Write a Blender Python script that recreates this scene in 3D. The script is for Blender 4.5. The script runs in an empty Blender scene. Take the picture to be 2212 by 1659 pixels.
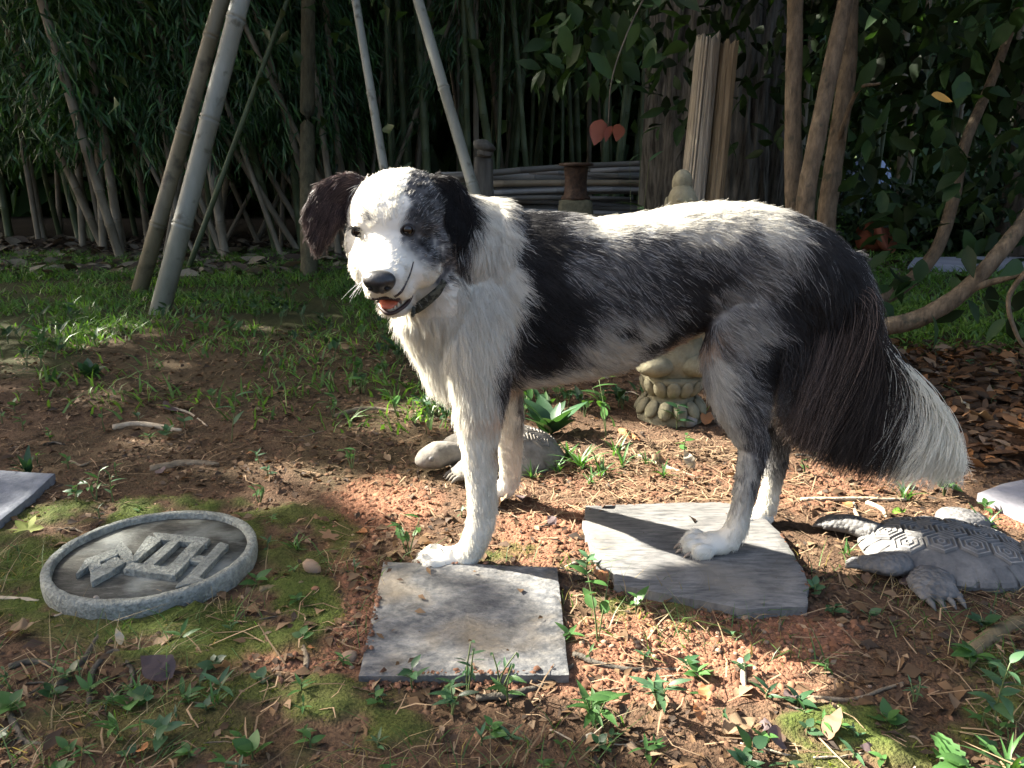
import bpy, math, random
import numpy as np
from mathutils import Vector, Matrix
from mathutils.bvhtree import BVHTree

S = bpy.context.scene
COL = S.collection
rng = np.random.default_rng(7)
random.seed(7)
R = math.radians

# ------------------------------------------------------------------ camera, sky, sun, exposure
TILT, CAMH, FPX = R(15.7), 0.66, 1736.0
cT, sT = math.cos(TILT), math.sin(TILT)
cam = bpy.data.objects.new('camera', bpy.data.cameras.new('camera'))
COL.objects.link(cam)
cam.data.sensor_fit = 'HORIZONTAL'
cam.data.angle = 2 * math.atan(1106 / FPX)
cam.data.clip_start, cam.data.clip_end = 0.05, 300
cam.location = (0, 0, CAMH)
cam.rotation_euler = (R(90) - TILT, 0, 0)
S.camera = cam

SUN_EL, SUN_AZ = R(34), R(-26)
LDIR = np.array([math.cos(SUN_EL) * math.cos(SUN_AZ), math.cos(SUN_EL) * math.sin(SUN_AZ), -math.sin(SUN_EL)])
world = bpy.data.worlds.new('World'); S.world = world; world.use_nodes = True
wn = world.node_tree.nodes; wl = world.node_tree.links
sky = wn.new('ShaderNodeTexSky'); sky.sky_type = 'NISHITA'; sky.sun_disc = False
sky.air_density = 1.0; sky.dust_density = 7.0; sky.ozone_density = 0.4; sky.sun_elevation = SUN_EL; sky.sun_rotation = math.atan2(-LDIR[0], -LDIR[1])
wl.new(sky.outputs[0], wn['Background'].inputs['Color'])
wn['Background'].inputs['Strength'].default_value = 0.064
sun = bpy.data.objects.new('sun', bpy.data.lights.new('sun', 'SUN')); COL.objects.link(sun)
sun.data.energy = 5.0; sun.data.angle = R(0.5); sun.data.color = (1.0, 0.94, 0.82)
sun.rotation_euler = Vector(LDIR).to_track_quat('-Z', 'Y').to_euler()
S.view_settings.view_transform = 'Standard'; S.view_settings.look = 'None'
S.view_settings.exposure = 2.9; S.view_settings.gamma = 1.0
S.view_settings.use_curve_mapping = False
cy = S.cycles
cy.max_bounces = 6; cy.diffuse_bounces = 3; cy.glossy_bounces = 2; cy.transmission_bounces = 3
cy.transparent_max_bounces = 6; cy.caustics_reflective = False; cy.caustics_refractive = False
try:
    S.cycles_curves.shape = 'RIBBONS'; S.cycles_curves.subdivisions = 2
except Exception: pass

# ------------------------------------------------------------------ measuring: from photo measurements to points of the place
def ray(x, y):
    a = (x - 1106) / FPX; b = (829.5 - y) / FPX
    return np.array([a, cT + b * sT, -sT + b * cT])
def G(x, y, z=0.0):
    d = ray(x, y); k = (z - CAMH) / d[2]
    return np.array([d[0] * k, d[1] * k, z])
def P(x, y, Y):
    d = ray(x, y); k = Y / d[1]
    return np.array([d[0] * k, Y, CAMH + d[2] * k])
def toD(p):
    p = np.asarray(p, float); q = p - np.array([0, 0, CAMH])
    dep = np.maximum(q[..., 1] * cT - q[..., 2] * sT, 0.05)
    up = q[..., 1] * sT + q[..., 2] * cT
    return np.stack([1106 + FPX * q[..., 0] / dep, 829.5 - FPX * up / dep], -1)

# ------------------------------------------------------------------ numpy noise
_perm = rng.permutation(4096).astype(np.int64); _vals = rng.random(4096)
def _h(i, j, k):
    return _vals[_perm[(_perm[(_perm[i & 4095] + j) & 4095] + k) & 4095]]
def vnoise(p, scale=1.0, seed=0):
    p = np.asarray(p, float) * scale + seed * 17.31
    if p.shape[-1] == 2: p = np.concatenate([p, np.full(p.shape[:-1] + (1,), seed * 1.7)], -1)
    i = np.floor(p).astype(np.int64); f = p - i; f = f * f * (3 - 2 * f)
    x, y, z = i[..., 0], i[..., 1], i[..., 2]; u, v, w = f[..., 0], f[..., 1], f[..., 2]
    def L(a, b, t): return a + (b - a) * t
    return L(L(L(_h(x, y, z), _h(x + 1, y, z), u), L(_h(x, y + 1, z), _h(x + 1, y + 1, z), u), v),
             L(L(_h(x, y, z + 1), _h(x + 1, y, z + 1), u), L(_h(x, y + 1, z + 1), _h(x + 1, y + 1, z + 1), u), v), w)
def fbm(p, scale=1.0, seed=0, o=3):
    s = 0; a = 0.5; t = 0
    for k in range(o): s = s + a * vnoise(p, scale * 2 ** k, seed + k * 3); t += a; a *= 0.5
    return s / t
def sst(a, b, x):
    t = np.clip((x - a) / (b - a), 0, 1); return t * t * (3 - 2 * t)
def unit(v): return v / np.maximum(np.linalg.norm(v, axis=-1, keepdims=True), 1e-9)

# ------------------------------------------------------------------ materials
def new_mat(name):
    m = bpy.data.materials.new(name); m.use_nodes = True
    return m, m.node_tree.nodes, m.node_tree.links, m.node_tree.nodes['Principled BSDF']
def ramp(n, l, fac, stops):
    r = n.new('ShaderNodeValToRGB')
    while len(r.color_ramp.elements) < len(stops): r.color_ramp.elements.new(0.5)
    for e, (p, c) in zip(r.color_ramp.elements, stops): e.position = p; e.color = (*c, 1)
    l.new(fac, r.inputs[0]); return r
def noise_mat(name, stops, scale=20, rough=0.8, bump=0.3, detail=6, stretch=(1, 1, 1), coord='Object', spots=None, bscale=None, bdist=0.01, spec=0.3):
    m, n, l, b = new_mat(name)
    tc = n.new('ShaderNodeTexCoord'); mp = n.new('ShaderNodeMapping'); mp.inputs['Scale'].default_value = stretch
    l.new(tc.outputs[coord], mp.inputs[0])
    t = n.new('ShaderNodeTexNoise'); t.inputs['Scale'].default_value = scale; t.inputs['Detail'].default_value = detail; t.inputs['Roughness'].default_value = 0.65
    l.new(mp.outputs[0], t.inputs['Vector'])
    r = ramp(n, l, t.outputs['Fac'], stops); c = r.outputs[0]
    if spots:
        t3 = n.new('ShaderNodeTexNoise'); t3.inputs['Scale'].default_value = spots[0]; t3.inputs['Detail'].default_value = 5
        l.new(tc.outputs[coord], t3.inputs['Vector'])
        r3 = ramp(n, l, t3.outputs['Fac'], [(spots[1], (0, 0, 0)), (spots[2], (1, 1, 1))])
        mx = n.new('ShaderNodeMix'); mx.data_type = 'RGBA'
        l.new(r3.outputs[0], mx.inputs[0]); l.new(c, mx.inputs[6]); mx.inputs[7].default_value = (*spots[3], 1); c = mx.outputs[2]
    l.new(c, b.inputs['Base Color'])
    b.inputs['Roughness'].default_value = rough; b.inputs['Specular IOR Level'].default_value = spec
    if bump:
        t2 = n.new('ShaderNodeTexNoise'); t2.inputs['Scale'].default_value = bscale or scale * 3; t2.inputs['Detail'].default_value = 8
        l.new(mp.outputs[0], t2.inputs['Vector'])
        bp = n.new('ShaderNodeBump'); bp.inputs['Strength'].default_value = bump; bp.inputs['Distance'].default_value = bdist
        l.new(t2.outputs['Fac'], bp.inputs['Height']); l.new(bp.outputs[0], b.inputs['Normal'])
    return m
def leaf_mat(name, col=None, rough=0.45, trans=0.35, attr=None, var=0.35, spec=0.4, tcol=None):
    m, n, l, b = new_mat(name)
    if attr:
        a = n.new('ShaderNodeAttribute'); a.attribute_name = attr; c = a.outputs['Color']
    else:
        rgb = n.new('ShaderNodeRGB'); rgb.outputs[0].default_value = (*col, 1); c = rgb.outputs[0]
    oi = n.new('ShaderNodeObjectInfo'); hs = n.new('ShaderNodeHueSaturation')
    mr = n.new('ShaderNodeMapRange'); mr.inputs[3].default_value = 1 - var; mr.inputs[4].default_value = 1 + var
    l.new(oi.outputs['Random'], mr.inputs[0]); l.new(mr.outputs[0], hs.inputs['Value']); l.new(c, hs.inputs['Color'])
    tc = n.new('ShaderNodeTexCoord'); t = n.new('ShaderNodeTexNoise'); t.inputs['Scale'].default_value = 60; l.new(tc.outputs['Object'], t.inputs['Vector'])
    mr2 = n.new('ShaderNodeMapRange'); mr2.inputs[3].default_value = 0.75; mr2.inputs[4].default_value = 1.25; l.new(t.outputs['Fac'], mr2.inputs[0])
    mul = n.new('ShaderNodeVectorMath'); mul.operation = 'SCALE'; l.new(hs.outputs[0], mul.inputs[0]); l.new(mr2.outputs[0], mul.inputs['Scale'])
    l.new(mul.outputs[0], b.inputs['Base Color']); b.inputs['Roughness'].default_value = rough; b.inputs['Specular IOR Level'].default_value = spec
    if trans:
        tr = n.new('ShaderNodeBsdfTranslucent'); v2 = n.new('ShaderNodeVectorMath'); v2.operation = 'MULTIPLY'
        v2.inputs[1].default_value = tcol or (1.5, 1.6, 0.6); l.new(mul.outputs[0], v2.inputs[0]); l.new(v2.outputs[0], tr.inputs['Color'])
        mx = n.new('ShaderNodeMixShader'); mx.inputs[0].default_value = trans
        l.new(b.outputs[0], mx.inputs[1]); l.new(tr.outputs[0], mx.inputs[2]); l.new(mx.outputs[0], n['Material Output'].inputs[0])
    return m
def plain(name, col, rough=0.5, spec=0.4, **k):
    return noise_mat(name, [(0.3, tuple(c * 0.75 for c in col)), (0.7, tuple(min(1, c * 1.2) for c in col))], k.get('scale', 80), rough, k.get('bump', 0.1), 4, spec=spec, bdist=0.002)

# ------------------------------------------------------------------ objects
def link(name, me, mat=None, parent=None, loc=None):
    o = bpy.data.objects.new(name, me); COL.objects.link(o)
    if mat and not me.materials: me.materials.append(mat)
    if parent: o.parent = parent
    if loc is not None: o.location = loc
    return o
def mk(name, V, Fc, smooth=True, cols=None):
    """mesh from arrays; Fc a list of faces or an (m,k) array"""
    me = bpy.data.meshes.new(name)
    V = np.asarray(V, np.float32)
    if isinstance(Fc, np.ndarray):
        m, k = Fc.shape
        me.vertices.add(len(V)); me.vertices.foreach_set('co', V.ravel())
        me.loops.add(m * k); me.loops.foreach_set('vertex_index', Fc.astype(np.int32).ravel())
        me.polygons.add(m); me.polygons.foreach_set('loop_start', np.arange(0, m * k, k, dtype=np.int32))
        me.update(calc_edges=True)
    else:
        me.from_pydata(V.tolist(), [], [list(map(int, f)) for f in Fc])
    if smooth: me.polygons.foreach_set('use_smooth', np.ones(len(me.polygons), bool))
    if cols is not None:
        a = me.attributes.new('col', 'FLOAT_COLOR', 'POINT')
        c = np.concatenate([np.asarray(cols, np.float32), np.ones((len(V), 1), np.float32)], 1)
        a.data.foreach_set('color', c.ravel())
    return me
def tag(o, label=None, cat=None, group=None, kind=None):
    if label: o['label'] = label
    if cat: o['category'] = cat
    if group: o['group'] = group
    if kind: o['kind'] = kind
    return o
def thing(name, loc, label, cat, group=None, rot=0):
    o = bpy.data.objects.new(name, None); COL.objects.link(o); o.location = loc; o.rotation_euler = (0, 0, rot); o.empty_display_size = 0.05
    return tag(o, label, cat, group)
class MB:
    def __init__(s): s.V = []; s.F = []; s.n = 0
    def add(s, V, Fc):
        V = np.asarray(V, float); s.V.append(V); s.F += [[i + s.n for i in f] for f in Fc]; s.n += len(V)
    def mesh(s, name, smooth=True): return mk(name, np.concatenate(s.V), s.F, smooth)
def loft(path, ra, rb=None, n=14, up=(0, 0, 1), caps=True, sq=2.0, wob=0.0, seed=0, dome=0.35):
    """closed tube through path with radii ra (sideways) and rb (along up)"""
    path = np.asarray(path, float); ra = np.asarray(ra, float); rb = ra if rb is None else np.asarray(rb, float)
    T = unit(np.gradient(path, axis=0)); up = np.asarray(up, float)
    A = np.cross(T, up)
    bad = np.linalg.norm(A, axis=1) < 0.15
    if bad.any(): A[bad] = np.cross(T[bad], np.array([0.0, 1, 0]) if abs(up[1]) < 0.9 else np.array([1.0, 0, 0]))
    A = unit(A); B = np.cross(A, T)
    th = np.linspace(0, 2 * math.pi, n, endpoint=False)
    c, s = np.cos(th), np.sin(th)
    c2 = np.sign(c) * np.abs(c) ** (2 / sq); s2 = np.sign(s) * np.abs(s) ** (2 / sq)
    rr = np.ones((len(path), n))
    if wob:
        q = np.stack(np.broadcast_arrays(np.arange(len(path))[:, None] * 0.7, np.cos(th)[None] * 1.5, np.sin(th)[None] * 1.5), -1)
        rr = 1 + wob * (fbm(q, 1.3, seed) - 0.5) * 2
    V = path[:, None] + A[:, None] * (ra[:, None] * c2 * rr)[..., None] + B[:, None] * (rb[:, None] * s2 * rr)[..., None]
    m = len(path); V = V.reshape(-1, 3); Fc = []
    for i in range(m - 1):
        for j in range(n):
            a = i * n + j; b = i * n + (j + 1) % n
            Fc.append([a, b, b + n, a + n])
    if caps:
        k = len(V)
        V = np.concatenate([V, [path[0] - T[0] * dome * min(ra[0], rb[0]), path[-1] + T[-1] * dome * min(ra[-1], rb[-1])]])
        for j in range(n):
            Fc.append([k, (j + 1) % n, j]); Fc.append([k + 1, (m - 1) * n + j, (m - 1) * n + (j + 1) % n])
    return V, Fc
def spline(pts, k=6):
    """Catmull-Rom through rows of any width"""
    p = np.asarray(pts, float); p = np.concatenate([[2 * p[0] - p[1]], p, [2 * p[-1] - p[-2]]])
    out = []
    for i in range(1, len(p) - 2):
        for t in np.linspace(0, 1, k, endpoint=False):
            a, b, c, d = p[i - 1:i + 3]
            out.append(0.5 * (2 * b + (c - a) * t + (2 * a - 5 * b + 4 * c - d) * t * t + (3 * b - a - 3 * c + d) * t ** 3))
    out.append(p[-2]); return np.array(out)
def ell(c, r, rot=None, n=14, m=9):
    V = [[0, 0, -1]]; Fc = []
    for i in range(1, m):
        a = math.pi * i / m
        for j in range(n): t = 2 * math.pi * j / n; V.append([math.sin(a) * math.cos(t), math.sin(a) * math.sin(t), -math.cos(a)])
    V.append([0, 0, 1]); V = np.array(V) * np.asarray(r, float)
    for j in range(n):
        Fc.append([0, 1 + (j + 1) % n, 1 + j])
        for i in range(m - 2): a = 1 + i * n + j; b = 1 + i * n + (j + 1) % n; Fc.append([a, b, b + n, a + n])
        Fc.append([len(V) - 1, 1 + (m - 2) * n + j, 1 + (m - 2) * n + (j + 1) % n])
    if rot is not None: V = V @ np.asarray(rot).T
    return V + np.asarray(c, float), Fc
def lathe(prof, n=24):
    V = []; Fc = []
    for r, z in prof:
        for j in range(n): t = 2 * math.pi * j / n; V.append([r * math.cos(t), r * math.sin(t), z])
    for i in range(len(prof) - 1):
        for j in range(n): a = i * n + j; b = i * n + (j + 1) % n; Fc.append([a, b, b + n, a + n])
    Fc.append(list(range(n))[::-1]); Fc.append(list(range((len(prof) - 1) * n, len(prof) * n)))
    return np.array(V), Fc
def leaf_cloud(name, pos, d, nrm, L, W, cols, droop=0.25):
    """many folded leaves, two quads each, as one mesh"""
    d = unit(d); s = unit(np.cross(d, nrm)); n2 = np.cross(s, d)
    L = L[:, None]; W = W[:, None]; N = len(pos)
    base = pos; mid = pos + d * L * 0.45 + n2 * L * 0.04; tip = pos + d * L - n2 * L * droop
    lf = mid + s * W * 0.5 + n2 * W * 0.15; rt = mid - s * W * 0.5 + n2 * W * 0.15
    V = np.stack([base, lf, mid, rt, tip], 1).reshape(-1, 3)
    k = (np.arange(N) * 5)[:, None]
    Fc = np.concatenate([k + np.array([[0, 2, 1]]), k + np.array([[1, 2, 4]]), k + np.array([[0, 3, 2]]), k + np.array([[2, 3, 4]])], 0)
    return mk(name, V, Fc, False, np.repeat(cols, 5, 0))
def leaf_cloud2(name, pos, d, nrm, L, W, cols, droop=0.25):
    d = unit(d); s = unit(np.cross(d, nrm)); n2 = np.cross(s, d); L = L[:, None]; W = W[:, None]; N = len(pos); vs = [pos]
    for t, w in ((.18, .62), (.45, 1.0), (.75, .62)):
        c_ = pos + d * L * t + n2 * L * (.12 * t - droop * t * t); vs += [c_ + s * W * .5 * w + n2 * W * .12 * w, c_, c_ - s * W * .5 * w + n2 * W * .12 * w]
    vs.append(pos + d * L + n2 * L * (.12 - droop)); V = np.stack(vs, 1).reshape(-1, 3); k = (np.arange(N) * 11)[:, None]; f = []
    for q in ([0, 2, 1], [0, 3, 2], [1, 2, 5], [1, 5, 4], [2, 3, 6], [2, 6, 5], [4, 5, 8], [4, 8, 7], [5, 6, 9], [5, 9, 8], [7, 8, 10], [8, 9, 10]): f.append(k + np.array([q]))
    return mk(name, V, np.concatenate(f, 0), True, np.repeat(cols, 11, 0))
def blades(name, pos, lean, h, w, cols, bend=0.5):
    """grass blades: three triangles each"""
    N = len(pos); ang = rng.random(N) * 6.283
    s = np.stack([np.cos(ang), np.sin(ang), np.zeros(N)], -1) * w[:, None] * 0.5
    up = np.zeros((N, 3)); up[:, 2] = h
    lean = np.concatenate([lean, np.zeros((N, 1))], 1) * h[:, None]
    m = pos + up * 0.55 + lean * 0.35; t = pos + up * (1 - 0.25 * bend) + lean
    V = np.stack([pos - s, pos + s, m - s * 0.8, m + s * 0.8, t], 1).reshape(-1, 3)
    k = (np.arange(N) * 5)[:, None]
    Fc = np.concatenate([k + np.array([[0, 1, 3]]), k + np.array([[0, 3, 2]]), k + np.array([[2, 3, 4]])], 0)
    return mk(name, V, Fc, False, np.repeat(cols, 5, 0))
def inpoly(q, poly):
    x, y = q[..., 0], q[..., 1]; c = np.zeros(x.shape, bool); n = len(poly)
    for i in range(n):
        (x1, y1), (x2, y2) = poly[i], poly[(i + 1) % n]
        c ^= ((y1 > y) != (y2 > y)) & (x < (x2 - x1) * (y - y1) / (y2 - y1 + 1e-12) + x1)
    return c

# ================================================================== THE GROUND
def gz(x, y):
    p = np.stack([np.asarray(x, float), np.asarray(y, float)], -1)
    near = np.exp(-np.maximum(p[..., 1] - 2.5, 0) / 3)
    return (fbm(p, 3.1, 2) - 0.5) * 0.012 + (fbm(p, 17, 5, 2) - 0.5) * 0.012 + (fbm(p, 70, 9, 2) - 0.5) * 0.009 * near - 0.003
def gp(x, y):
    g = G(x, y); g[2] = float(gz(g[0], g[1])); return g
def blob(q, lst):
    m = np.zeros(q.shape[:-1])
    w = np.stack([vnoise(q, 1 / 28., 3) - 0.5, vnoise(q, 1 / 28., 8) - 0.5], -1) * 40 + np.stack([vnoise(q, 1 / 9., 4) - 0.5, vnoise(q, 1 / 9., 7) - 0.5], -1) * 16
    for cx, cy_, rx, ry, *k in lst:
        e = np.sqrt(((q[..., 0] + w[..., 0] - cx) / rx) ** 2 + ((q[..., 1] + w[..., 1] * 0.6 - cy_) / ry) ** 2)
        m = np.maximum(m, (k[0] if k else 1.0) * sst(1.2, 0.75, e))
    return m
MOSS = [(320, 1118, 290, 45), (80, 1240, 170, 110), (430, 1370, 260, 75), (640, 1160, 130, 75, .8), (650, 1310, 95, 80), (170, 1330, 150, 60, .7), (620, 1490, 240, 38, .8), (760, 1570, 170, 65, .9),
        (300, 1560, 260, 60, .5), (1840, 1570, 180, 50), (1980, 1600, 160, 45, .8), (1400, 1300, 130, 26, .7), (1080, 1185, 70, 28, .8), (2150, 1480, 90, 90, .7), (1900, 1640, 200, 30, .7), (560, 1620, 250, 40, .5)]
RED = [(830, 1085, 120, 70), (1180, 1150, 100, 70), (1530, 1380, 340, 80), (760, 1300, 60, 170, .8), (620, 1415, 220, 36, .8), (1450, 1470, 320, 50, .7), (1750, 1050, 160, 45, .6), (1350, 1030, 250, 40, .5), (1900, 1010, 200, 60, .4), (2180, 1110, 70, 30)]
GRASS = [(480, 800, 460, 110, .34), (820, 960, 220, 110, .34), (300, 980, 300, 80, .22), (130, 640, 330, 95), (520, 600, 300, 60), (700, 665, 230, 70), (60, 740, 170, 80), (-300, 700, 400, 150), (930, 830, 120, 90, .6), (760, 770, 140, 60, .4), (2100, 620, 420, 125), (2500, 640, 400, 200), (2000, 500, 500, 40), (1000, 580, 300, 60, .7)]
def zones(P2):
    q = toD(np.concatenate([P2, np.zeros(P2.shape[:-1] + (1,))], -1))
    beh = P2[..., 1] < 0.35
    m, r, g = blob(q, MOSS), blob(q, RED), blob(q, GRASS)
    for a in (m, r): a[beh] = 0
    m = m * sst(.34, .52, fbm(P2, 20, 35))
    return m, r, g
def axis(lo, a, b, hi, fine, n_out):
    k = np.linspace(0, 1, n_out) ** 2.2
    return np.unique(np.concatenate([a - (a - lo) * k, np.arange(a, b, fine), b + (hi - b) * k]))
gx = axis(-45, -1.5, 1.6, 45, 0.009, 70); gy = axis(-12, 0.45, 2.4, 70, 0.009, 90)
XX, YY = np.meshgrid(gx, gy); nx, ny = len(gx), len(gy)
V = np.stack([XX, YY, gz(XX, YY)], -1)
zm, zr, zg = zones(V[..., :2])
n1 = fbm(V[..., :2], 9, 21); n2 = fbm(V[..., :2], 45, 22)
DIRT = np.array([0.085, 0.052, 0.032]); REDC = np.array([0.19, 0.092, 0.056]); MOSSC = np.array([0.05, 0.072, 0.014]); GRC = np.array([0.035, 0.045, 0.016])
c = DIRT * (0.55 + 0.9 * n1[..., None]) * (0.6 + 0.8 * n2[..., None])
c = c + (REDC * (0.6 + 0.8 * n2[..., None]) - c) * (zr * 0.85)[..., None]
c = c + (GRC * (0.6 + 0.8 * n2[..., None]) - c) * (zg * 0.8)[..., None]
grove_dark = (sst(4.9, 5.8, V[..., 1]) * sst(5, 3.5, V[..., 0]))[..., None]; c = c + (np.array([.026, .021, .015]) * (.5 + n2[..., None]) - c) * grove_dark  # ground colour turns darker from the grove's front edge back
c = c + (MOSSC * (0.4 + 1.2 * n2[..., None]) - c) * (zm * 0.9)[..., None]
V[..., 2] += zm * (fbm(V[..., :2], 60, 31) * 0.007 + sst(.4, .75, fbm(V[..., :2], 16, 32)) * 0.009)
idx = np.arange(nx * ny).reshape(ny, nx)
Fq = np.stack([idx[:-1, :-1], idx[:-1, 1:], idx[1:, 1:], idx[1:, :-1]], -1).reshape(-1, 4)
m, n, l, b = new_mat('ground_soil')
a = n.new('ShaderNodeAttribute'); a.attribute_name = 'col'
tc = n.new('ShaderNodeTexCoord'); t = n.new('ShaderNodeTexNoise'); t.inputs['Scale'].default_value = 160; t.inputs['Detail'].default_value = 6; t.inputs['Roughness'].default_value = 0.7
l.new(tc.outputs['Object'], t.inputs['Vector'])
r_ = ramp(n, l, t.outputs['Fac'], [(0.3, (0.35, 0.35, 0.35)), (0.55, (1, 1, 1)), (0.75, (1.0, 0.95, 0.9))])
mx = n.new('ShaderNodeVectorMath'); mx.operation = 'MULTIPLY'; l.new(a.outputs['Color'], mx.inputs[0]); l.new(r_.outputs[0], mx.inputs[1])
sc = n.new('ShaderNodeVectorMath'); sc.operation = 'SCALE'; sc.inputs['Scale'].default_value = 1.25; l.new(mx.outputs[0], sc.inputs[0])
l.new(sc.outputs[0], b.inputs['Base Color']); b.inputs['Roughness'].default_value = 0.95; b.inputs['Specular IOR Level'].default_value = 0.15
bp = n.new('ShaderNodeBump'); bp.inputs['Strength'].default_value = 0.9; bp.inputs['Distance'].default_value = 0.006
t2 = n.new('ShaderNodeTexNoise'); t2.inputs['Scale'].default_value = 220; t2.inputs['Detail'].default_value = 6; l.new(tc.outputs['Object'], t2.inputs['Vector'])
l.new(t2.outputs['Fac'], bp.inputs['Height']); l.new(bp.outputs[0], b.inputs['Normal'])
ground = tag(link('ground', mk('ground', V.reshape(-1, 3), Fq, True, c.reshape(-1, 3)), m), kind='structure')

# paved path far right: a strip of grey paving in the lawn
pp = [G(1960, 586), G(2330, 583), G(2330, 560), G(1975, 566)]
Vp = np.array([[p[0], p[1], 0.03 + dz] for dz in (-.05, 0) for p in pp])
M_path = noise_mat('path_stone', [(0.3, (0.24, 0.24, 0.28)), (0.7, (0.38, 0.38, 0.43))], 6, 0.8, 0.2)
tag(link('path', mk('path', Vp, [[4, 5, 6, 7], [0, 1, 5, 4], [1, 2, 6, 5], [2, 3, 7, 6], [3, 0, 4, 7]], False), M_path), kind='structure')

# ================================================================== LIGHT MAP OF THE CANOPY GAP (where the leaf roof is open)
GAP = [(860, 1085), (960, 1005), (1100, 935), (1300, 925), (1500, 950), (1700, 985), (1950, 1015), (2085, 1105), (2300, 1150), (3000, 1230), (3600, 1500), (3600, 2200), (1900, 2200), (1760, 1760), (1620, 1600), (1420, 1540), (1330, 1500), (1300, 1240), (1010, 1200)]
TILEGAP = [(770, 1205), (1240, 1205), (1240, 1490), (760, 1490)]
SPOTS = [(2060, 640, 260, 80, .85), (2350, 640, 200, 80, .7), (2000, 510, 200, 30, .6), (1180, 1440, 70, 50, .5), (1010, 1300, 60, 40, .4), (1900, 1570, 120, 45, .9), (620, 1030, 70, 20, .8), (340, 1135, 60, 18, .8), (640, 1350, 60, 22, .8), (130, 1130, 60, 18, .8), (900, 1080, 100, 40, .7), (560, 1415, 130, 22, .7), (730, 1520, 60, 30, .7), (920, 900, 50, 35, .9),
         (1300, 1520, 130, 60, .6), (2160, 1450, 60, 60, .8), (2150, 1620, 90, 40, .7), (60, 1300, 60, 20, .6), (380, 1250, 60, 25, .6), (1450, 1620, 120, 25, .5), (60, 1600, 60, 30, .5), (450, 1560, 60, 20, .5), (860, 1330, 40, 100, .5), (200, 720, 100, 20, .5), (60, 780, 90, 25, .5)]
def open_prob(g2):
    q = toD(np.concatenate([g2, np.zeros((len(g2), 1))], 1))
    w = np.stack([vnoise(q, 1 / 30., 13) - 0.5, vnoise(q, 1 / 30., 18) - 0.5], -1) * 30
    q = q + w
    pr = np.where(inpoly(q, GAP), 1.0, 0.0)
    pr = np.maximum(pr, np.where(inpoly(q, TILEGAP), 0.22, 0.0))
    for cx, cy_, rx, ry, k in SPOTS:
        pr = np.maximum(pr, np.where(((q[:, 0] - cx) / rx) ** 2 + ((q[:, 1] - cy_) / ry) ** 2 < 1, k, 0))
    return pr
def gap_keep(p, reach=.08):
    """True for canopy leaves that may stay: not in the rays that fall through the opening"""
    g = p[:, :2] + LDIR[:2] * (p[:, 2] / -LDIR[2])[:, None]
    pr = open_prob(g)
    for dx, dy in ((1, 0), (-1, 0), (0, 1), (0, -1)): pr = np.maximum(pr, open_prob(g + np.array([dx, dy]) * reach))
    return rng.random(len(p)) > pr

M_bark = noise_mat('grey_bark', [(0.3, (0.03, 0.024, 0.018)), (0.7, (0.13, 0.11, 0.09))], 30, 0.9, 0.8, stretch=(1, 1, 0.25))
M_canopy = leaf_mat('canopy_leaf', attr='col', rough=0.45, trans=0.25)
# three unseen broadleaf trees, added so that their leaf roof shades the clearing
shade = []
for k, (tx, ty) in enumerate([(-6.6, -0.9), (-3.4, 9.4), (-3.8, -2.4)]):
    th = thing('shade_tree', (tx, ty, 0), ['tall broadleaf tree shading the clearing beside the bamboo', 'tall broadleaf tree shading the far grass', 'tall broadleaf tree beside the camera side of the clearing'][k], 'tree')
    p = spline([[0, 0, -.1], [0.1, 0.05, 2], [0.0, 0.1, 4], [0.2, 0.1, 7]], 5)
    mb = MB(); mb.add(*loft(p, np.linspace(.2, .05, len(p)), wob=.15))
    for q in range(6):
        a = q * 1.05; z0 = 2.6 + q * .5
        pl = spline([[0, 0, z0], [math.cos(a) * .6, math.sin(a) * .6, z0 + .7], [math.cos(a) * 1.2, math.sin(a) * 1.2, z0 + 1.3]], 4)
        mb.add(*loft(pl, np.linspace(.07, .015, len(pl)), n=8))
    link('trunk', mb.mesh('trunk'), M_bark, th); shade.append((th, tx, ty))
Nl = 60000
g2 = np.stack([rng.uniform(-5, 6.5, Nl), rng.uniform(-0.8, 8.0, Nl)], -1)
z = rng.uniform(3.2, 6.8, Nl)
pos = np.stack([g2[:, 0] + LDIR[0] / LDIR[2] * z, g2[:, 1] + LDIR[1] / LDIR[2] * z, z], -1)
far = (g2[:, 0] > 2.2) | (g2[:, 1] > 6)
keep = gap_keep(pos) & (rng.random(Nl) < np.where(g2[:, 1] > 5.2, .16, np.where(far, 0.3, 1.0))) & (fbm(pos, 0.8, 44) > np.where(far, .42, .2))  # crown leaves culled along the sun's rays to shape the lit patches
pos = pos[keep]; Nl = len(pos)
own = np.argmin(np.stack([(pos[:, 0] - tx) ** 2 + (pos[:, 1] - ty) ** 2 for _, tx, ty in shade]), 0)
dd = rng.normal(size=(Nl, 3)); dd[:, 2] -= .3; nn = rng.normal(size=(Nl, 3)) + np.array([0, 0, 1.2])
cc = np.array([0.045, 0.085, 0.02]) * rng.uniform(.6, 1.4, (Nl, 1))
for k, (th, tx, ty) in enumerate(shade):
    s_ = own == k
    me = leaf_cloud('crown', pos[s_] - np.array([tx, ty, 0]) - unit(dd[s_]) * .06, dd[s_], nn[s_], rng.uniform(.11, .16, s_.sum()), rng.uniform(.08, .12, s_.sum()), cc[s_])
    tag(link('crown', me, M_canopy, th), kind='stuff')

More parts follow.
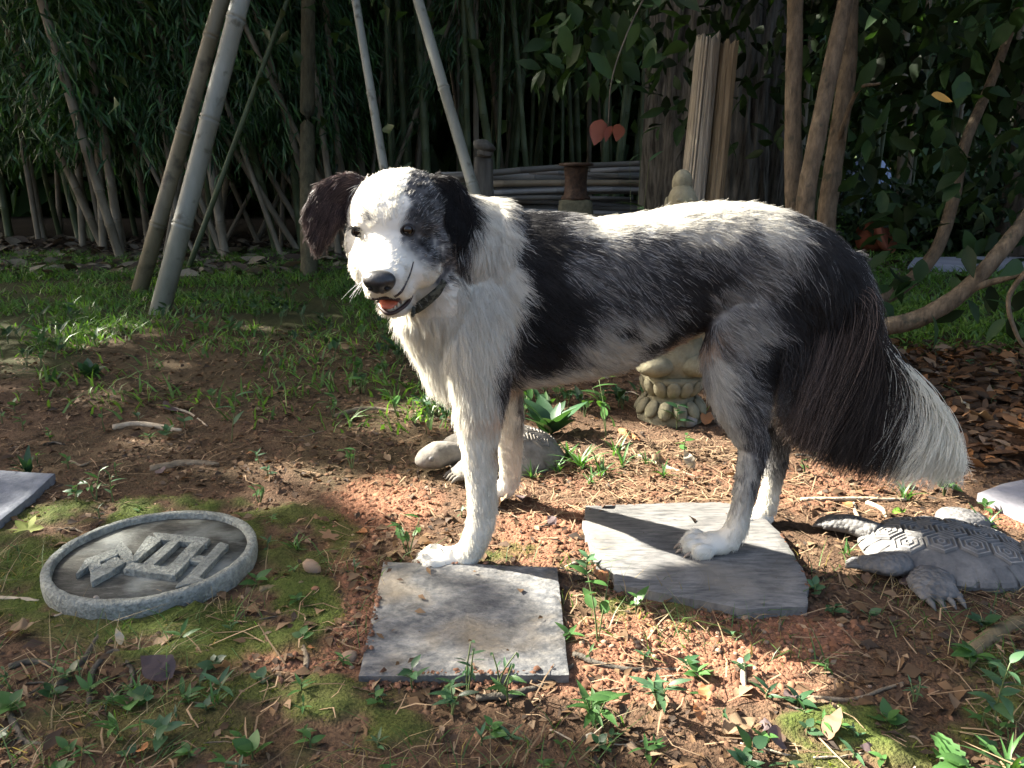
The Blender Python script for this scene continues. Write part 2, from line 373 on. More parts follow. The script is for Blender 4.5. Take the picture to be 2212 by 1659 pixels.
# ================================================================== BAMBOO GROVE
M_culm = noise_mat('bamboo_green', [(0.3, (0.035, 0.052, 0.026)), (0.7, (0.10, 0.125, 0.06))], 14, 0.5, 0.1, stretch=(1, 1, .3))
M_culmtan = noise_mat('bamboo_tan', [(0.3, (0.10, 0.085, 0.06)), (0.7, (0.27, 0.235, 0.175))], 14, 0.55, 0.15, stretch=(1, 1, .3))
M_pole = noise_mat('bamboo_weathered', [(0.25, (0.15, 0.155, 0.125)), (0.7, (0.30, 0.31, 0.27))], 8, 0.5, 0.15, stretch=(1, 1, .25), spots=(18, .6, .72, (0.09, 0.085, 0.06)), spec=.45)
M_poled = noise_mat('bamboo_weathered_brown', [(0.25, (0.10, 0.085, 0.05)), (0.7, (0.24, 0.21, 0.14))], 8, 0.5, 0.15, stretch=(1, 1, .25), spots=(14, .55, .7, (0.07, 0.06, 0.04)), spec=.45)
M_bleaf = leaf_mat('bamboo_leaf', attr='col', rough=0.4, trans=0.3, var=.25)
def bamboo_loft(p0, p1, r0, r1, gap, first=.12, n=10, bow=0.0, seed=0):
    """hollow-stemmed bamboo: swollen node rings with a groove below"""
    p0, p1 = np.asarray(p0, float), np.asarray(p1, float); Ln = np.linalg.norm(p1 - p0)
    s = [0]; rr = [1.0]; q = first; rs = np.random.default_rng(seed)
    while q < Ln - .03:
        w = r0 * .35
        s += [q - w, q - w * .25, q, q + w * .3, q + w * 1.2]; rr += [1.0, 1.13, .90, 1.10, 1.0]; q += gap * rs.uniform(.9, 1.1)
    s.append(Ln); rr.append(1.0)
    s = np.array(s); t = s / Ln
    path = p0 + (p1 - p0) * t[:, None]
    side = np.cross(unit(p1 - p0), [0, 1.0, 0]); path += (np.sin(t * math.pi) * bow)[:, None] * side
    rad = (r0 + (r1 - r0) * t) * np.array(rr)
    return loft(path, rad, n=n, dome=.1)
culm_mesh = {}
for kind, mt in (('green', M_culm), ('tan', M_culmtan)):
    for v in range(4):
        mb = MB(); mb.add(*bamboo_loft((0, 0, -.1), (0.15 * (v - 1.5), .1, 5.5), .028, .016, .24, bow=.1 * (v - 1), seed=v)); culm_mesh[kind, v] = mb.mesh('bamboo'); culm_mesh[kind, v].materials.append(mt)
def spray_mesh(n_spray, z0, z1, n_leaf, seed, spread=.55, size=1.0):
    rs = np.random.default_rng(seed); P_, D_, N_, C_ = [], [], [], []
    for i in range(n_spray):
        zc = rs.uniform(z0, z1); a = rs.uniform(0, 6.283); out = np.array([math.cos(a), math.sin(a), 0])
        Ls = rs.uniform(.3, 1) * spread
        for j in range(n_leaf):
            t = rs.uniform(.15, 1)
            p = out * Ls * t + np.array([0, 0, zc + .18 * t - .38 * t * t * rs.uniform(.6, 1.3)]) + rs.normal(size=3) * .05
            d = out * rs.uniform(.2, 1) + np.array([0, 0, -.9]) + rs.normal(size=3) * .42
            P_.append(p); D_.append(d); N_.append(np.array([out[0], out[1], .6]) + rs.normal(size=3) * .5)
            C_.append(np.array([.040, .095, .035]) * rs.uniform(.4, 1.7) * np.array([1, 1, rs.uniform(.7, 1.3)]))
    n_ = len(P_)
    return leaf_cloud('leaves', np.array(P_), np.array(D_), np.array(N_), rs.uniform(.06, .16, n_) * size, rs.uniform(.009, .018, n_) * size, np.array(C_), .15)
SPR = {'low': [spray_mesh(42, .85, 2.6, 20, 100 + v, .6, 1.2) for v in range(4)], 'high': [spray_mesh(22, 1.3, 4.2, 14, 120 + v, .5) for v in range(4)], 'crown': [spray_mesh(26, 2.2, 5.6, 14, 140 + v, 1.0, 2.4) for v in range(4)]}
for k in SPR.values():
    for me in k: me.materials.append(M_bleaf); me.polygons.foreach_set('use_smooth', np.zeros(len(me.polygons), bool))
def culm(x, y, kind, leaves, tilt, az, sc, label, group):
    v = random.randrange(4)
    zz = np.arange(1.0, 6.5, .4); gg = np.array([x, y]) + LDIR[:2] * (zz / -LDIR[2])[:, None]
    if x < -2.5 and ((np.abs(gg[:, 0] - .6) < 1.9) & (gg[:, 1] < 2.8)).any(): return None

    o = link('bamboo', culm_mesh[kind, v]); o.location = (x, y, float(gz(x, y)))
    o.rotation_euler = (0, 0, 0)
    q = Matrix.Rotation(az, 4, 'Z') @ Matrix.Rotation(tilt, 4, 'Y') @ Matrix.Rotation(random.uniform(0, 6.28), 4, 'Z')
    o.rotation_euler = q.to_euler(); o.scale = (sc, sc, 1)
    xD = float(toD(np.array([x, y, .4]))[0]); tone = ('green' if kind == 'green' else 'tan')
    where = next((w_ for lim, w_ in ((-60, 'outside the left edge of the picture'), (150, 'at the left edge'), (330, 'left of the propped poles'), (520, 'behind the propped poles'), (650, 'between the propped poles and the slim trunk'), (790, 'behind the slim trunk'), (930, 'between the two thin poles'), (1090, 'behind the thin pole and wooden post'), (1240, 'behind the left half of the cut pole stack'), (1400, 'behind the right half of the cut pole stack'), (1640, 'behind the furrowed tree'), (9999, 'far behind the many stemmed tree'))  if xD < lim))
    tag(o, label.replace('bamboo culm', tone + ' bamboo culm', 1) + ', ' + where, 'bamboo', group)
    for lv in leaves: link('leaves', random.choice(SPR[lv]), None, o)
    return o
GL = 'bamboo culms of the grove behind the clearing'
random.seed(3)
for i in range(44):      # thick clump at the far left, tan feet, drooping leaf sprays
    x = random.uniform(-4.6, -1.2); y = random.uniform(5.45, 7.4)
    culm(x, y, 'tan' if random.random() < .6 else 'green', ['low', 'crown'] + ['low'], R(random.gauss(6, 5)), R(random.gauss(180, 60)), random.uniform(.75, 1.2), 'leafy bamboo culm in the left clump', GL)
for i in range(22):      # pale culms leaning across one another beside the two props
    x = random.uniform(-2.5, -1.1); y = random.uniform(5.5, 6.6)
    culm(x, y, 'tan', ['crown', 'low'] if random.random() < .5 else ['low'], R(random.gauss(20, 8)), R(random.choice([180, 180, 0]) + random.gauss(0, 25)), random.uniform(.55, .85), 'dry bamboo culm leaning across its neighbours', GL)
for i in range(105):     # dark slender culms behind the dog
    x = random.uniform(-1.9, 3.6); y = random.uniform(5.9, 9.2)
    culm(x, y, 'green' if random.random() < .8 else 'tan', (['high', 'crown'] if random.random() < .35 else ['crown']) if random.random() < .7 else ['high'], R(random.gauss(3, 3)), random.uniform(0, 6.28), random.uniform(.55, 1.15), 'slender bamboo culm standing upright', GL)
for i in range(16):
    x = random.uniform(-9, -4.6); y = random.uniform(4.5, 8)
    culm(x, y, 'green', ['low', 'crown'], R(random.gauss(5, 4)), random.uniform(0, 6.28), 1, 'leafy bamboo culm in the outer grove', GL)

# far woods beyond the grove: one mass of leaves, thick near the ground
N = 90000
pos = np.stack([rng.uniform(-18, 22, N), rng.uniform(9.8, 17, N), rng.uniform(0, 10, N) ** 1.0], -1)
k_ = (fbm(pos, .45, 60) > .41) & ((pos[:, 0] < 4.5) | (rng.random(N) < .7)); pos = pos[k_]; lowp = np.stack([rng.uniform(-18, 3.8, 22000), rng.uniform(9.6, 13, 22000), rng.uniform(0, 2.3, 22000)], -1); pos = np.concatenate([pos, lowp[(fbm(lowp, .5, 61) > .3) | (lowp[:, 0] < -3)]]); N = len(pos)
far_woods = leaf_cloud('far_woods', pos, rng.normal(size=(N, 3)) + [0, 0, -.4], rng.normal(size=(N, 3)) + [0, 0, .8], rng.uniform(.35, .65, N), rng.uniform(.22, .4, N), np.array([.035, .075, .02]) * rng.uniform(.5, 1.6, (N, 1)))
tag(link('far_woods', far_woods, M_canopy), kind='stuff')

# ------------------------------------------------------------------ propped and leaning poles
def pole(name, a, bpt, ext, r0, r1, gap, first, mat, label, cat, group=None, n=14, bow=0, seed=0):
    a, bpt = np.asarray(a), np.asarray(bpt); bpt = a + (bpt - a) * ext
    a = a - unit(bpt - a) * .06
    mb = MB(); mb.add(*bamboo_loft(np.zeros(3), bpt - a, r0, r1, gap, first, n, bow, seed))
    return tag(link(name, mb.mesh(name), mat, None, a), label, cat, group)
pole('bamboo_pole', G(345, 675), P(520, 0, 3.75), 1.7, .044, .034, .46, .46, M_pole, 'pale grey bamboo prop pole, the nearer of the leaning pair', 'pole', 'leaning bamboo poles')
pole('bamboo_pole', G(300, 632), P(478, 0, 4.25), 1.6, .040, .034, .5, .42, M_poled, 'brownish bamboo prop pole, the farther of the leaning pair', 'pole', 'leaning bamboo poles', seed=2)
pole('bamboo_pole', G(880, 665), P(768, 0, 4.1), 1.5, .023, .017, .42, .3, M_pole, 'thin grey bamboo pole rising behind the top of the dog\'s head', 'pole', 'leaning bamboo poles', seed=3)
pole('bamboo_pole', G(1105, 690), P(903, 0, 3.7), 1.5, .026, .02, .42, .2, M_pole, 'thin grey bamboo pole leaning behind the dog\'s neck', 'pole', 'leaning bamboo poles', seed=4)
pole('bamboo_pole', G(405, 585), P(610, 30, 5.2), 1.5, .017, .013, .36, .2, M_culm, 'dark green bamboo pole slanting behind the propped pair', 'pole', 'leaning bamboo poles', seed=5)
# slim dark trunk
a = G(666, 596); p = spline([a + [0, 0, -.1], P(664, 300, 5.15), P(666, 0, 5.15), P(668, -500, 5.2)], 10)
V_, F_ = loft(p - a, np.linspace(.05, .036, len(p)), n=14, wob=.1, seed=3)
slim = thing('slim_tree', a, 'slim straight dark trunk standing left of the dog\'s head', 'tree')
link('trunk', mk('trunk', V_, F_), noise_mat('slim_bark', [(0.3, (0.035, 0.032, 0.018)), (0.7, (0.11, 0.10, 0.06))], 40, .9, .5, stretch=(1, 1, .3)), slim)
N = 900; pos = rng.normal(size=(N, 3)) * [.5, .5, .6] + [0.05, 0, 2.6]
tag(link('crown', leaf_cloud('crown', pos, rng.normal(size=(N, 3)), rng.normal(size=(N, 3)) + [0, 0, 1], rng.uniform(.08, .14, N), rng.uniform(.04, .07, N), np.array([.04, .08, .02]) * rng.uniform(.6, 1.4, (N, 1))), M_canopy, slim), kind='stuff')

# stack of cut poles
M_stack = [noise_mat('cut_bamboo_%s' % nm, [(0.3, tuple(x * .6 for x in cl)), (0.7, cl)], 9, .5, .1, stretch=(.3, 1, 1), coord='Object') for nm, cl in (('grey', (.26, .27, .28)), ('tan', (.25, .21, .15)), ('dark', (.12, .12, .115)))]
random.seed(11)
sid = 0
for row in range(14):
    for kk in range(3):
        z = .03 + row * .043; yy = 4.75 + kk * .085 + random.uniform(-.03, .03)
        x0 = -.30 + random.uniform(-.2, .18); x1 = .9 + random.uniform(-.25, .35)
        if row == 13: x0, x1 = random.choice([(.45, 1.05), (-.2, .5), (.1, .9)])
        mb = MB(); r0 = random.uniform(.014, .028)
        zz = z + random.uniform(-.012, .012); sl = random.gauss(0, .035)
        mb.add(*bamboo_loft((0, 0, 0), (x1 - x0, random.uniform(-.05, .05), sl), r0, r0 * .7, .33, random.uniform(.08, .3), 10, random.uniform(-.025, .025), sid)); sid += 1
        LAY = ['bottom', 'second', 'third', 'fourth', 'fifth', 'sixth', 'seventh', 'eighth', 'ninth', 'tenth', 'eleventh', 'twelfth', 'thirteenth', 'topmost'][row]
        tag(link('cut_pole', mb.mesh('cut_pole'), random.choice(M_stack), None, (x0, yy, zz)), 'cut bamboo pole lying in the %s layer of the stack, %s of the layer' % (LAY, ['front', 'middle', 'back'][kk]), 'pole', 'cut bamboo poles in the stack')

# short wooden post beside the stack
M_oldwood = noise_mat('old_grey_wood', [(0.3, (0.05, 0.047, 0.04)), (0.7, (0.17, 0.165, 0.15))], 16, .9, .5, stretch=(1, 1, .12))
a = P(1045, 420, 4.1); a[2] = 0
fp = thing('wooden_post', a, 'short grey wooden post beside the end of the bamboo stack', 'post')
prof = spline([[0, 0, -.1], [0.01, 0, .3], [0.0, 0, .6], [.012, 0, .71]], 5)
link('shaft', mk('shaft', *loft(prof, np.full(len(prof), .046), np.full(len(prof), .04), n=16, sq=3.2, wob=.08, seed=5)), M_oldwood, fp)
link('cap', mk('cap', *loft([[0, 0, .70], [0.005, 0, .72], [0.01, 0, .735]], [.05, .06, .04], n=14, wob=.3, seed=8)), M_oldwood, fp)

# rusty spool on a stone plinth
a = P(1243, 440, 3.5); a[2] = 0
M_rust = noise_mat('rusty_iron', [(0.3, (0.018, 0.012, 0.009)), (0.7, (0.075, 0.042, 0.026))], 40, .8, .5)
M_plinth = noise_mat('mossy_stone', [(0.3, (0.05, 0.05, 0.032)), (0.7, (0.14, 0.135, 0.09))], 18, .9, .5)
sp = thing('iron_spool', a + [0, 0, .49], 'rusty iron spool with a flat flange standing before the pole stack', 'ornament')
link('drum', mk('drum', *lathe([(.062, 0), (.062, .012), (.05, .02), (.046, .07), (.05, .125), (.052, .135)], 22)), M_rust, sp)
link('flange', mk('flange', *lathe([(.05, .136), (.072, .139), (.074, .148), (.05, .152), (.02, .15)], 22)), M_rust, sp)
pl = MB(); pl.add(*loft([[0, 0, -.1], [0, 0, .1], [0, 0, .4], [0, 0, .485]], [.085, .082, .078, .07], [.085, .082, .078, .07], n=20, sq=5, wob=.05))
tag(link('stone_plinth', pl.mesh('stone_plinth'), M_plinth, None, a), 'mossy square stone plinth under the rusty spool', 'plinth')

# ------------------------------------------------------------------ big tree trunk
def bark_trunk(name, a, r, hgt, seed, ridge, n=150, m=70, lean=(0, 0), flare=.3, groov=9):
    th = np.linspace(0, 2 * math.pi, n, endpoint=False); zz = np.linspace(-.1, hgt, m)
    T_, Z_ = np.meshgrid(th, zz)
    q = np.stack([np.cos(T_) * groov, np.sin(T_) * groov, Z_ * 2.2], -1)
    rid = np.abs(fbm(q, .6, seed) - .5) * 2; rid = 1 - rid
    fine = fbm(q * [2.5, 2.5, 2.5], 1, seed + 4)
    rad = r * (1 + flare * np.exp(-np.maximum(Z_, 0) * 5) + .06 * (fbm(np.stack([np.cos(T_), np.sin(T_), Z_], -1), 1.5, seed + 9) - .5)) + ridge * (sst(.4, .95, rid) - .6) + ridge * .5 * (fine - .5)
    V = np.stack([np.cos(T_) * rad + lean[0] * Z_, np.sin(T_) * rad + lean[1] * Z_, Z_], -1).reshape(-1, 3)
    i = np.arange(n * m).reshape(m, n); j = np.roll(i, -1, 1)
    return mk(name, V, np.stack([i[:-1], j[:-1], j[1:], i[1:]], -1).reshape(-1, 4), True)
a = P(1530, 500, 4.4); a[2] = 0
big = thing('large_tree', a, 'thick tree trunk with deeply furrowed bark behind the weathered stump', 'tree')
link('trunk', bark_trunk('trunk', a, .345, 5.0, 5, .055, n=260, m=110), noise_mat('furrowed_bark', [(0.35, (0.018, 0.015, 0.011)), (0.65, (0.13, 0.12, 0.10))], 32, .95, 1.0, stretch=(1, 1, .14), bdist=.03, bscale=30), big)
N = 5000; pos = rng.normal(size=(N, 3)) * [1.3, 1.3, .8] + [0, 0, 5.2]
kp = gap_keep(pos + a); pos = pos[kp & (pos[:, 2] > 3.2)]; N = len(pos)
tag(link('crown', leaf_cloud('crown', pos, rng.normal(size=(N, 3)), rng.normal(size=(N, 3)) + [0, 0, 1], rng.uniform(.12, .2, N), rng.uniform(.08, .13, N), np.array([.04, .08, .02]) * rng.uniform(.6, 1.4, (N, 1))), M_canopy, big), kind='stuff')

# ------------------------------------------------------------------ weathered stump post: two standing halves of split grey wood
a = P(1487, 640, 2.62); a[2] = 0; topc = P(1536, 90, 2.75)
M_stump = noise_mat('weathered_stump', [(0.25, (0.11, 0.095, 0.07)), (0.5, (0.27, 0.235, 0.18)), (0.75, (0.42, 0.38, 0.31))], 75, .85, .9, stretch=(1, 1, .03), bscale=130, bdist=.008)
M_stump2 = noise_mat('weathered_stump_tan', [(0.25, (0.09, 0.065, 0.035)), (0.5, (0.23, 0.17, 0.10)), (0.75, (0.34, 0.27, 0.17))], 75, .85, .9, stretch=(1, 1, .03), bscale=130, bdist=.008)
stump = thing('stump_post', a, 'tall weathered split wooden stump rising behind the dog\'s back', 'stump')
def half_log(x0, x1, cy0, seed, topz):
    n, m = 130, 34; th = np.linspace(0, 2 * math.pi, n, endpoint=False); t = np.linspace(0, 1, m)
    T_, t_ = np.meshgrid(th, t); hz = topc[2] * topz
    w = (x1 - x0) / 2; cx = (x0 + x1) / 2
    q = np.stack([np.cos(T_) * 7, np.sin(T_) * 7, t_ * 1.2], -1)
    k = 1 + .10 * (fbm(q, .8, seed) - .5) * 2 - .22 * sst(.6, .68, fbm(q * [1, 1, .25], 1.1, seed + 3))
    ex = .75
    X = cx + w * np.sign(np.cos(T_)) * np.abs(np.cos(T_)) ** ex * k; Y = cy0 + .06 * np.sin(T_) * k
    lx = (topc[0] - a[0]) / topc[2]
    Z = t_ * hz + np.where(t_ > .98, (fbm(np.stack([np.cos(T_) * 3, np.sin(T_) * 3, t_ * 0], -1), 2, seed) - .5) * .05, 0)
    wid = 1.12 - .12 * t_
    V = np.stack([X * wid + lx * Z, Y * wid + .05 * Z, Z - .05 * (1 - t_)], -1).reshape(-1, 3)
    V = np.concatenate([V, [V[-n:].mean(0) - [0, 0, .01]]])
    i = np.arange(n * m).reshape(m, n); j = np.roll(i, -1, 1)
    Fc = np.stack([i[:-1], j[:-1], j[1:], i[1:]], -1).reshape(-1, 4).tolist() + [[n * m, int(i[-1, q2]), int(j[-1, q2])] for q2 in range(n)]
    return V, Fc
link('stump_half', mk('stump_half', *half_log(-.062, .008, 0, 3, 1.0)), M_stump, stump)
o = link('stump_half', mk('stump_half', *half_log(.004, .067, .012, 8, .985)), M_stump2, stump); o['label'] = 'browner half of the split stump'

# ------------------------------------------------------------------ stone figure on a lotus base
a = G(1447, 898); a[2] = 0
M_conc = noise_mat('carved_concrete', [(0.3, (0.12, 0.11, 0.07)), (0.7, (0.27, 0.245, 0.165))], 22, .9, .4, spots=(9, .55, .75, (.14, .15, .08)))
st = thing('stone_statue', a, 'carved stone seated figure on a lotus pedestal behind the dog\'s belly', 'statue')
link('pedestal', mk('pedestal', *lathe([(.085, -.03), (.088, .012), (.072, .03), (.058, .06), (.06, .08), (.075, .10), (.08, .115), (.05, .12)], 28)), M_conc, st)
petal = mk('lotus_petal', *ell((0, 0, 0), (.019, .011, .026), n=10, m=7)); petal.materials.append(M_conc)
for lay, (zz, rr_, cnt, tl) in enumerate([(.035, .079, 13, -35), (.088, .071, 13, 25)]):
    for k in range(cnt):
        t = 2 * math.pi * (k + .5 * lay) / cnt
        o = link('lotus_petal', petal, None, st, (rr_ * math.cos(t), rr_ * math.sin(t), zz)); o.rotation_euler = (R(tl), 0, t - math.pi / 2 + math.pi)
mb = MB()
mb.add(*loft(spline([[0, 0, .11], [0, 0, .16], [0, 0, .22], [0, 0, .30], [0, 0, .40], [0, .005, .475], [0, .005, .505], [0, 0, .52]], 4), np.interp(np.linspace(0, 1, 29), [0, .14, .28, .43, .57, .71, .86, 1], [.075, .088, .07, .062, .068, .074, .05, .026]), np.interp(np.linspace(0, 1, 29), [0, .14, .28, .43, .57, .71, .86, 1], [.06, .07, .055, .048, .05, .05, .036, .026]), n=26, up=(0, 1, 0), wob=.04))
mb.add(*ell((-.055, -.045, .15), (.05, .05, .03))); mb.add(*ell((.055, -.045, .15), (.05, .05, .03)))
mb.add(*loft(spline([[-.07, 0, .46], [-.085, -.02, .36], [-.06, -.06, .26], [-.01, -.075, .235]], 5), np.linspace(.024, .017, 16), n=10)); mb.add(*loft(spline([[.07, 0, .46], [.085, -.02, .36], [.06, -.06, .26], [.01, -.075, .235]], 5), np.linspace(.024, .017, 16), n=10))
for k in range(5): mb.add(*loft(spline([[-.05 + k * .02, -.05, .44 - k * .02], [-.02 + k * .012, -.063, .36], [.02, -.06, .27]], 5), np.full(11, .006), n=6))
link('robed_body', mb.mesh('robed_body'), M_conc, st)
mb = MB(); mb.add(*ell((0, -.004, .555), (.036, .04, .046), n=18, m=12)); mb.add(*ell((0, .006, .60), (.026, .027, .034))); mb.add(*ell((0, -.045, .55), (.006, .009, .012), n=8, m=6))
for sx in (-1, 1): mb.add(*ell((sx * .036, .004, .545), (.007, .011, .024), n=8, m=6)); mb.add(*ell((sx * .014, -.038, .562), (.008, .005, .004), n=8, m=6))
mb.add(*ell((0, -.04, .532), (.011, .005, .004), n=8, m=6))
link('head', mb.mesh('head'), M_conc, st)

# ================================================================== CAMELLIA: several stems from one foot, low arching boughs, dark glossy leaves
M_stem = noise_mat('camellia_bark', [(0.3, (0.045, 0.034, 0.022)), (0.68, (0.17, 0.13, 0.085))], 60, .85, .8, stretch=(1, 1, .35), detail=10, bdist=.006, spots=(30, .6, .7, (.05, .045, .03)))
a = np.array([P(1775, 835, 2.3)[0], 2.3, 0.0])
cam_t = thing('camellia_tree', a, 'many stemmed tree with glossy dark leaves at the right', 'tree')
def stem(name, pts, r0, r1, par=cam_t, mat=None, seed=0):
    p = spline([np.asarray(q) - a for q in pts], 8)
    return link(name, mk(name, *loft(p, np.linspace(r0, r1, len(p)), n=12, up=(0, 1, 0), wob=.12, seed=seed)), mat or M_stem, par)
stem('trunk', [a + [-.02, 0, -.05], P(1745, 640, 2.3), P(1716, 470, 2.28), P(1713, 250, 2.3), P(1718, 0, 2.32), P(1722, -350, 2.35)], .027, .019, seed=1)
stem('trunk', [a + [.0, -.03, -.05], P(1760, 640, 2.24), P(1738, 470, 2.22), P(1766, 290, 2.22), P(1808, 90, 2.24), P(1840, -60, 2.26), P(1900, -350, 2.3)], .028, .018, seed=2)
stem('trunk', [a + [.05, .04, -.05], P(1785, 640, 2.38), P(1785, 480, 2.38), P(1806, 320, 2.4), P(1830, 150, 2.42), P(1836, -50, 2.45), P(1830, -350, 2.5)], .03, .021, seed=3)
stem('bough', [a + [.05, 0, .02], P(1800, 770, 2.25), P(1862, 718, 2.15), P(1980, 690, 2.1), P(2080, 630, 2.08), P(2160, 545, 2.08), P(2240, 440, 2.1), P(2330, 300, 2.15)], .03, .016, seed=4)
stem('bough', [a + [.06, .05, .03], P(1800, 720, 2.36), P(1862, 668, 2.35), P(1950, 620, 2.35), P(2020, 545, 2.36), P(2060, 430, 2.38), P(2085, 310, 2.4), P(2140, 180, 2.45), P(2200, 20, 2.5)], .026, .011, seed=5)
stem('twig', [P(2080, 630, 2.08), P(2140, 610, 2.05), P(2230, 588, 2.0)], .012, .006, seed=6)
stem('twig', [P(1806, 320, 2.4), P(1850, 200, 2.3), P(1900, 180, 2.2)], .008, .003, seed=7)
stem('twig', [P(2240, 560, 2.0), P(2180, 640, 2.0), P(2195, 720, 1.98), P(2230, 770, 1.98)], .007, .004, seed=8)
# big glossy leaf, elliptic with pointed tip, arched, folded at the midrib
def leaf_mesh(name, mat, wid=.5, pts=7, fold=.18, droop=.25, tooth=0.0, lobes=None):
    t = np.linspace(0, 1, pts); w = wid * .5 * np.sin(math.pi * np.minimum(t ** .8, 1)) ** .85 * (1 - .25 * t); w[0] = .012; w[-1] = 0
    if tooth: w[1:-1:2] *= 1 - tooth
    if lobes is not None: w = np.interp(t, *lobes) * wid
    z = -droop * t ** 2 + .1 * t
    V = [[0, y, zz] for y, zz in zip(t, z)] + [[-x, y, zz + fold * x] for x, y, zz in zip(w, t, z)] + [[x, y, zz + fold * x] for x, y, zz in zip(w, t, z)]
    Fc = []
    for i in range(pts - 1): Fc += [[i, i + 1, pts + i + 1, pts + i], [i, 2 * pts + i, 2 * pts + i + 1, i + 1]]
    me = mk(name, V, Fc); me.materials.append(mat); return me
M_gloss = leaf_mat('glossy_leaf', (.018, .040, .012), rough=.5, trans=.18, var=.5, spec=.16)
M_glossc = leaf_mat('glossy_leaf_mass', attr='col', rough=.5, trans=.18, spec=.14)
cam_leaf = [leaf_mesh('leaf', M_gloss, .5, 8, .2, .3), leaf_mesh('leaf', M_gloss, .42, 8, .3, .15), leaf_mesh('leaf', M_gloss, .46, 8, .1, .5)]
def crown_pts(N):
    p = np.stack([rng.uniform(-.25, 2.6, N), rng.uniform(2.0, 3.4, N), rng.uniform(.42, 2.1, N)], -1)
    q = toD(p); x, y, Y = q[:, 0], q[:, 1], p[:, 1]
    dens = np.clip((p[:, 2] - .62) / .25, 0, 1) * np.clip((p[:, 0] + .3) / 1.1, .06, 1)
    low = (p[:, 2] < .95) & (p[:, 0] > 1.05); dens = np.where(low, .2 + .4 * (fbm(p, 5, 70) > .5), dens)
    dens *= sst(.36, .5, fbm(p, 3.2, 71))
    dens[(p[:, 2] < 1.13) & (p[:, 0] > .42) & (p[:, 0] < .86) & (Y < 2.8)] = 0            # the stump stands clear
    dens[(p[:, 2] < 1.2) & (p[:, 0] > .72) & (p[:, 0] < 1.08) & (Y < 2.42)] *= .1         # and so do the stems
    dens[(p[:, 2] < .66) & (p[:, 0] > .95) & (p[:, 0] < 1.9)] *= .25
    dens[(p[:, 2] < 1.25) & (p[:, 0] > .42) & (p[:, 0] < 1.0) & (Y > 2.4)] *= .3
    dens[(p[:, 2] < .9) & (p[:, 0] < .45)] = 0
    dens[~gap_keep(p)] *= .3; dens[p[:, 0] < .08] = 0
    return p[rng.random(N) < dens]
pts = crown_pts(26000)
for cx_, cy_, Yc in [(1960, 490, 2.22), (1895, 520, 2.2), (1930, 560, 2.25), (1990, 640, 2.16), (2060, 610, 2.2), (2130, 655, 2.06), (2190, 690, 2.0), (2090, 500, 2.2), (2165, 470, 2.1), (2195, 590, 2.05), (1905, 430, 2.25), (2140, 560, 2.12), (1910, 600, 2.2)]:
    pts = np.concatenate([pts, P(cx_, cy_, Yc) + rng.normal(size=(4, 3)) * [.055, .05, .04]])
ordr = np.argsort(pts[:, 1]); near, rest = pts[ordr[:300]], pts[ordr[300:]]
for p in near:
    o = link('leaf', random.choice(cam_leaf), None, cam_t, p - a); s_ = random.uniform(.06, .095); o.scale = (s_, s_, s_)
    o.rotation_euler = (R(random.gauss(-35, 30)), R(random.gauss(0, 30)), random.uniform(0, 6.28))
N = len(rest); dd = rng.normal(size=(N, 3)) + [0, 0, -.8]
tag(link('foliage', leaf_cloud2('foliage', rest - a, dd, rng.normal(size=(N, 3)) * .7 + [0, -.4, .8], rng.uniform(.06, .1, N), rng.uniform(.03, .045, N), np.array([.018, .040, .013]) * rng.uniform(.5, 1.9, (N, 1))), M_glossc, cam_t), kind='stuff')
# a low leafy bough reaching left over the stack, two rust-red leaves and a yellow one
M_redleaf = leaf_mat('rust_leaf', (.13, .04, .028), rough=.6, trans=.12, var=.1, tcol=(1.2, 1, .8))
M_yellow = leaf_mat('yellow_leaf', (.42, .24, .05), rough=.5, trans=.3, var=.1, tcol=(1.3, 1.1, .5))
redl = leaf_mesh('dry_leaf', M_redleaf, .8, 8, .15, .2)
for (x, y, Y, s_, rz, rx) in [(1300, 258, 2.0, .062, 178, -75), (1338, 268, 2.0, .045, 160, -60), (1322, 272, 2.0, .04, 230, -70)]:
    o = link('dry_leaf', redl, None, cam_t, P(x, y, Y) - a); o.scale = (s_,) * 3; o.rotation_euler = (R(rx), R(15), R(rz - 180)); o['label'] = 'rust red dry leaf hanging above the dog\'s back'
stem('twig', [P(1420, -60, 2.1), P(1360, 60, 2.04), P(1322, 170, 2.0), P(1314, 268, 1.99)], .0022, .001, seed=9, mat=M_bark)
o = link('dry_leaf', leaf_mesh('dry_leaf', M_yellow, .5, 8, .1, .1), None, cam_t, P(2012, 205, 1.9) - a); o.scale = (.062,) * 3; o.rotation_euler = (R(-20), R(50), R(-90)); o['label'] = 'yellow leaf among the dark ones'

# ------------------------------------------------------------------ things in the far right lawn
a = G(1868, 478); 
V_, F_ = ell((0, 0, .18), (.3, .22, .42), n=26, m=16); V_ = np.asarray(V_); V_ *= (1 + .3 * (fbm(V_, 3.5, 80) - .5))[:, None]
tag(link('boulder', mk('boulder', V_, F_), noise_mat('blue_grey_rock', [(0.3, (.22, .27, .40)), (0.7, (.36, .42, .58))], 5, .8, .3), None, (G(1862, 470)[0], G(1862, 470)[1], .1)), 'pale blue grey boulder seen between the stems', 'rock')
pot = thing('terracotta_pot', G(1888, 548) + [0, 0, .13], 'reddish terracotta pot lying tipped on the lawn edge', 'pot'); pot.rotation_euler = (R(70), R(20), R(40))
M_terra = noise_mat('terracotta', [(0.3, (.20, .06, .035)), (0.7, (.34, .11, .06))], 15, .85, .3)
link('bowl', mk('bowl', *lathe([(.05, -.13), (.09, -.12), (.13, .06), (.125, .062), (.085, -.1), (.02, -.11)], 26)), M_terra, pot)
link('rim', mk('rim', *lathe([(.13, .04), (.148, .045), (.15, .085), (.128, .09), (.126, .05)], 26)), M_terra, pot)
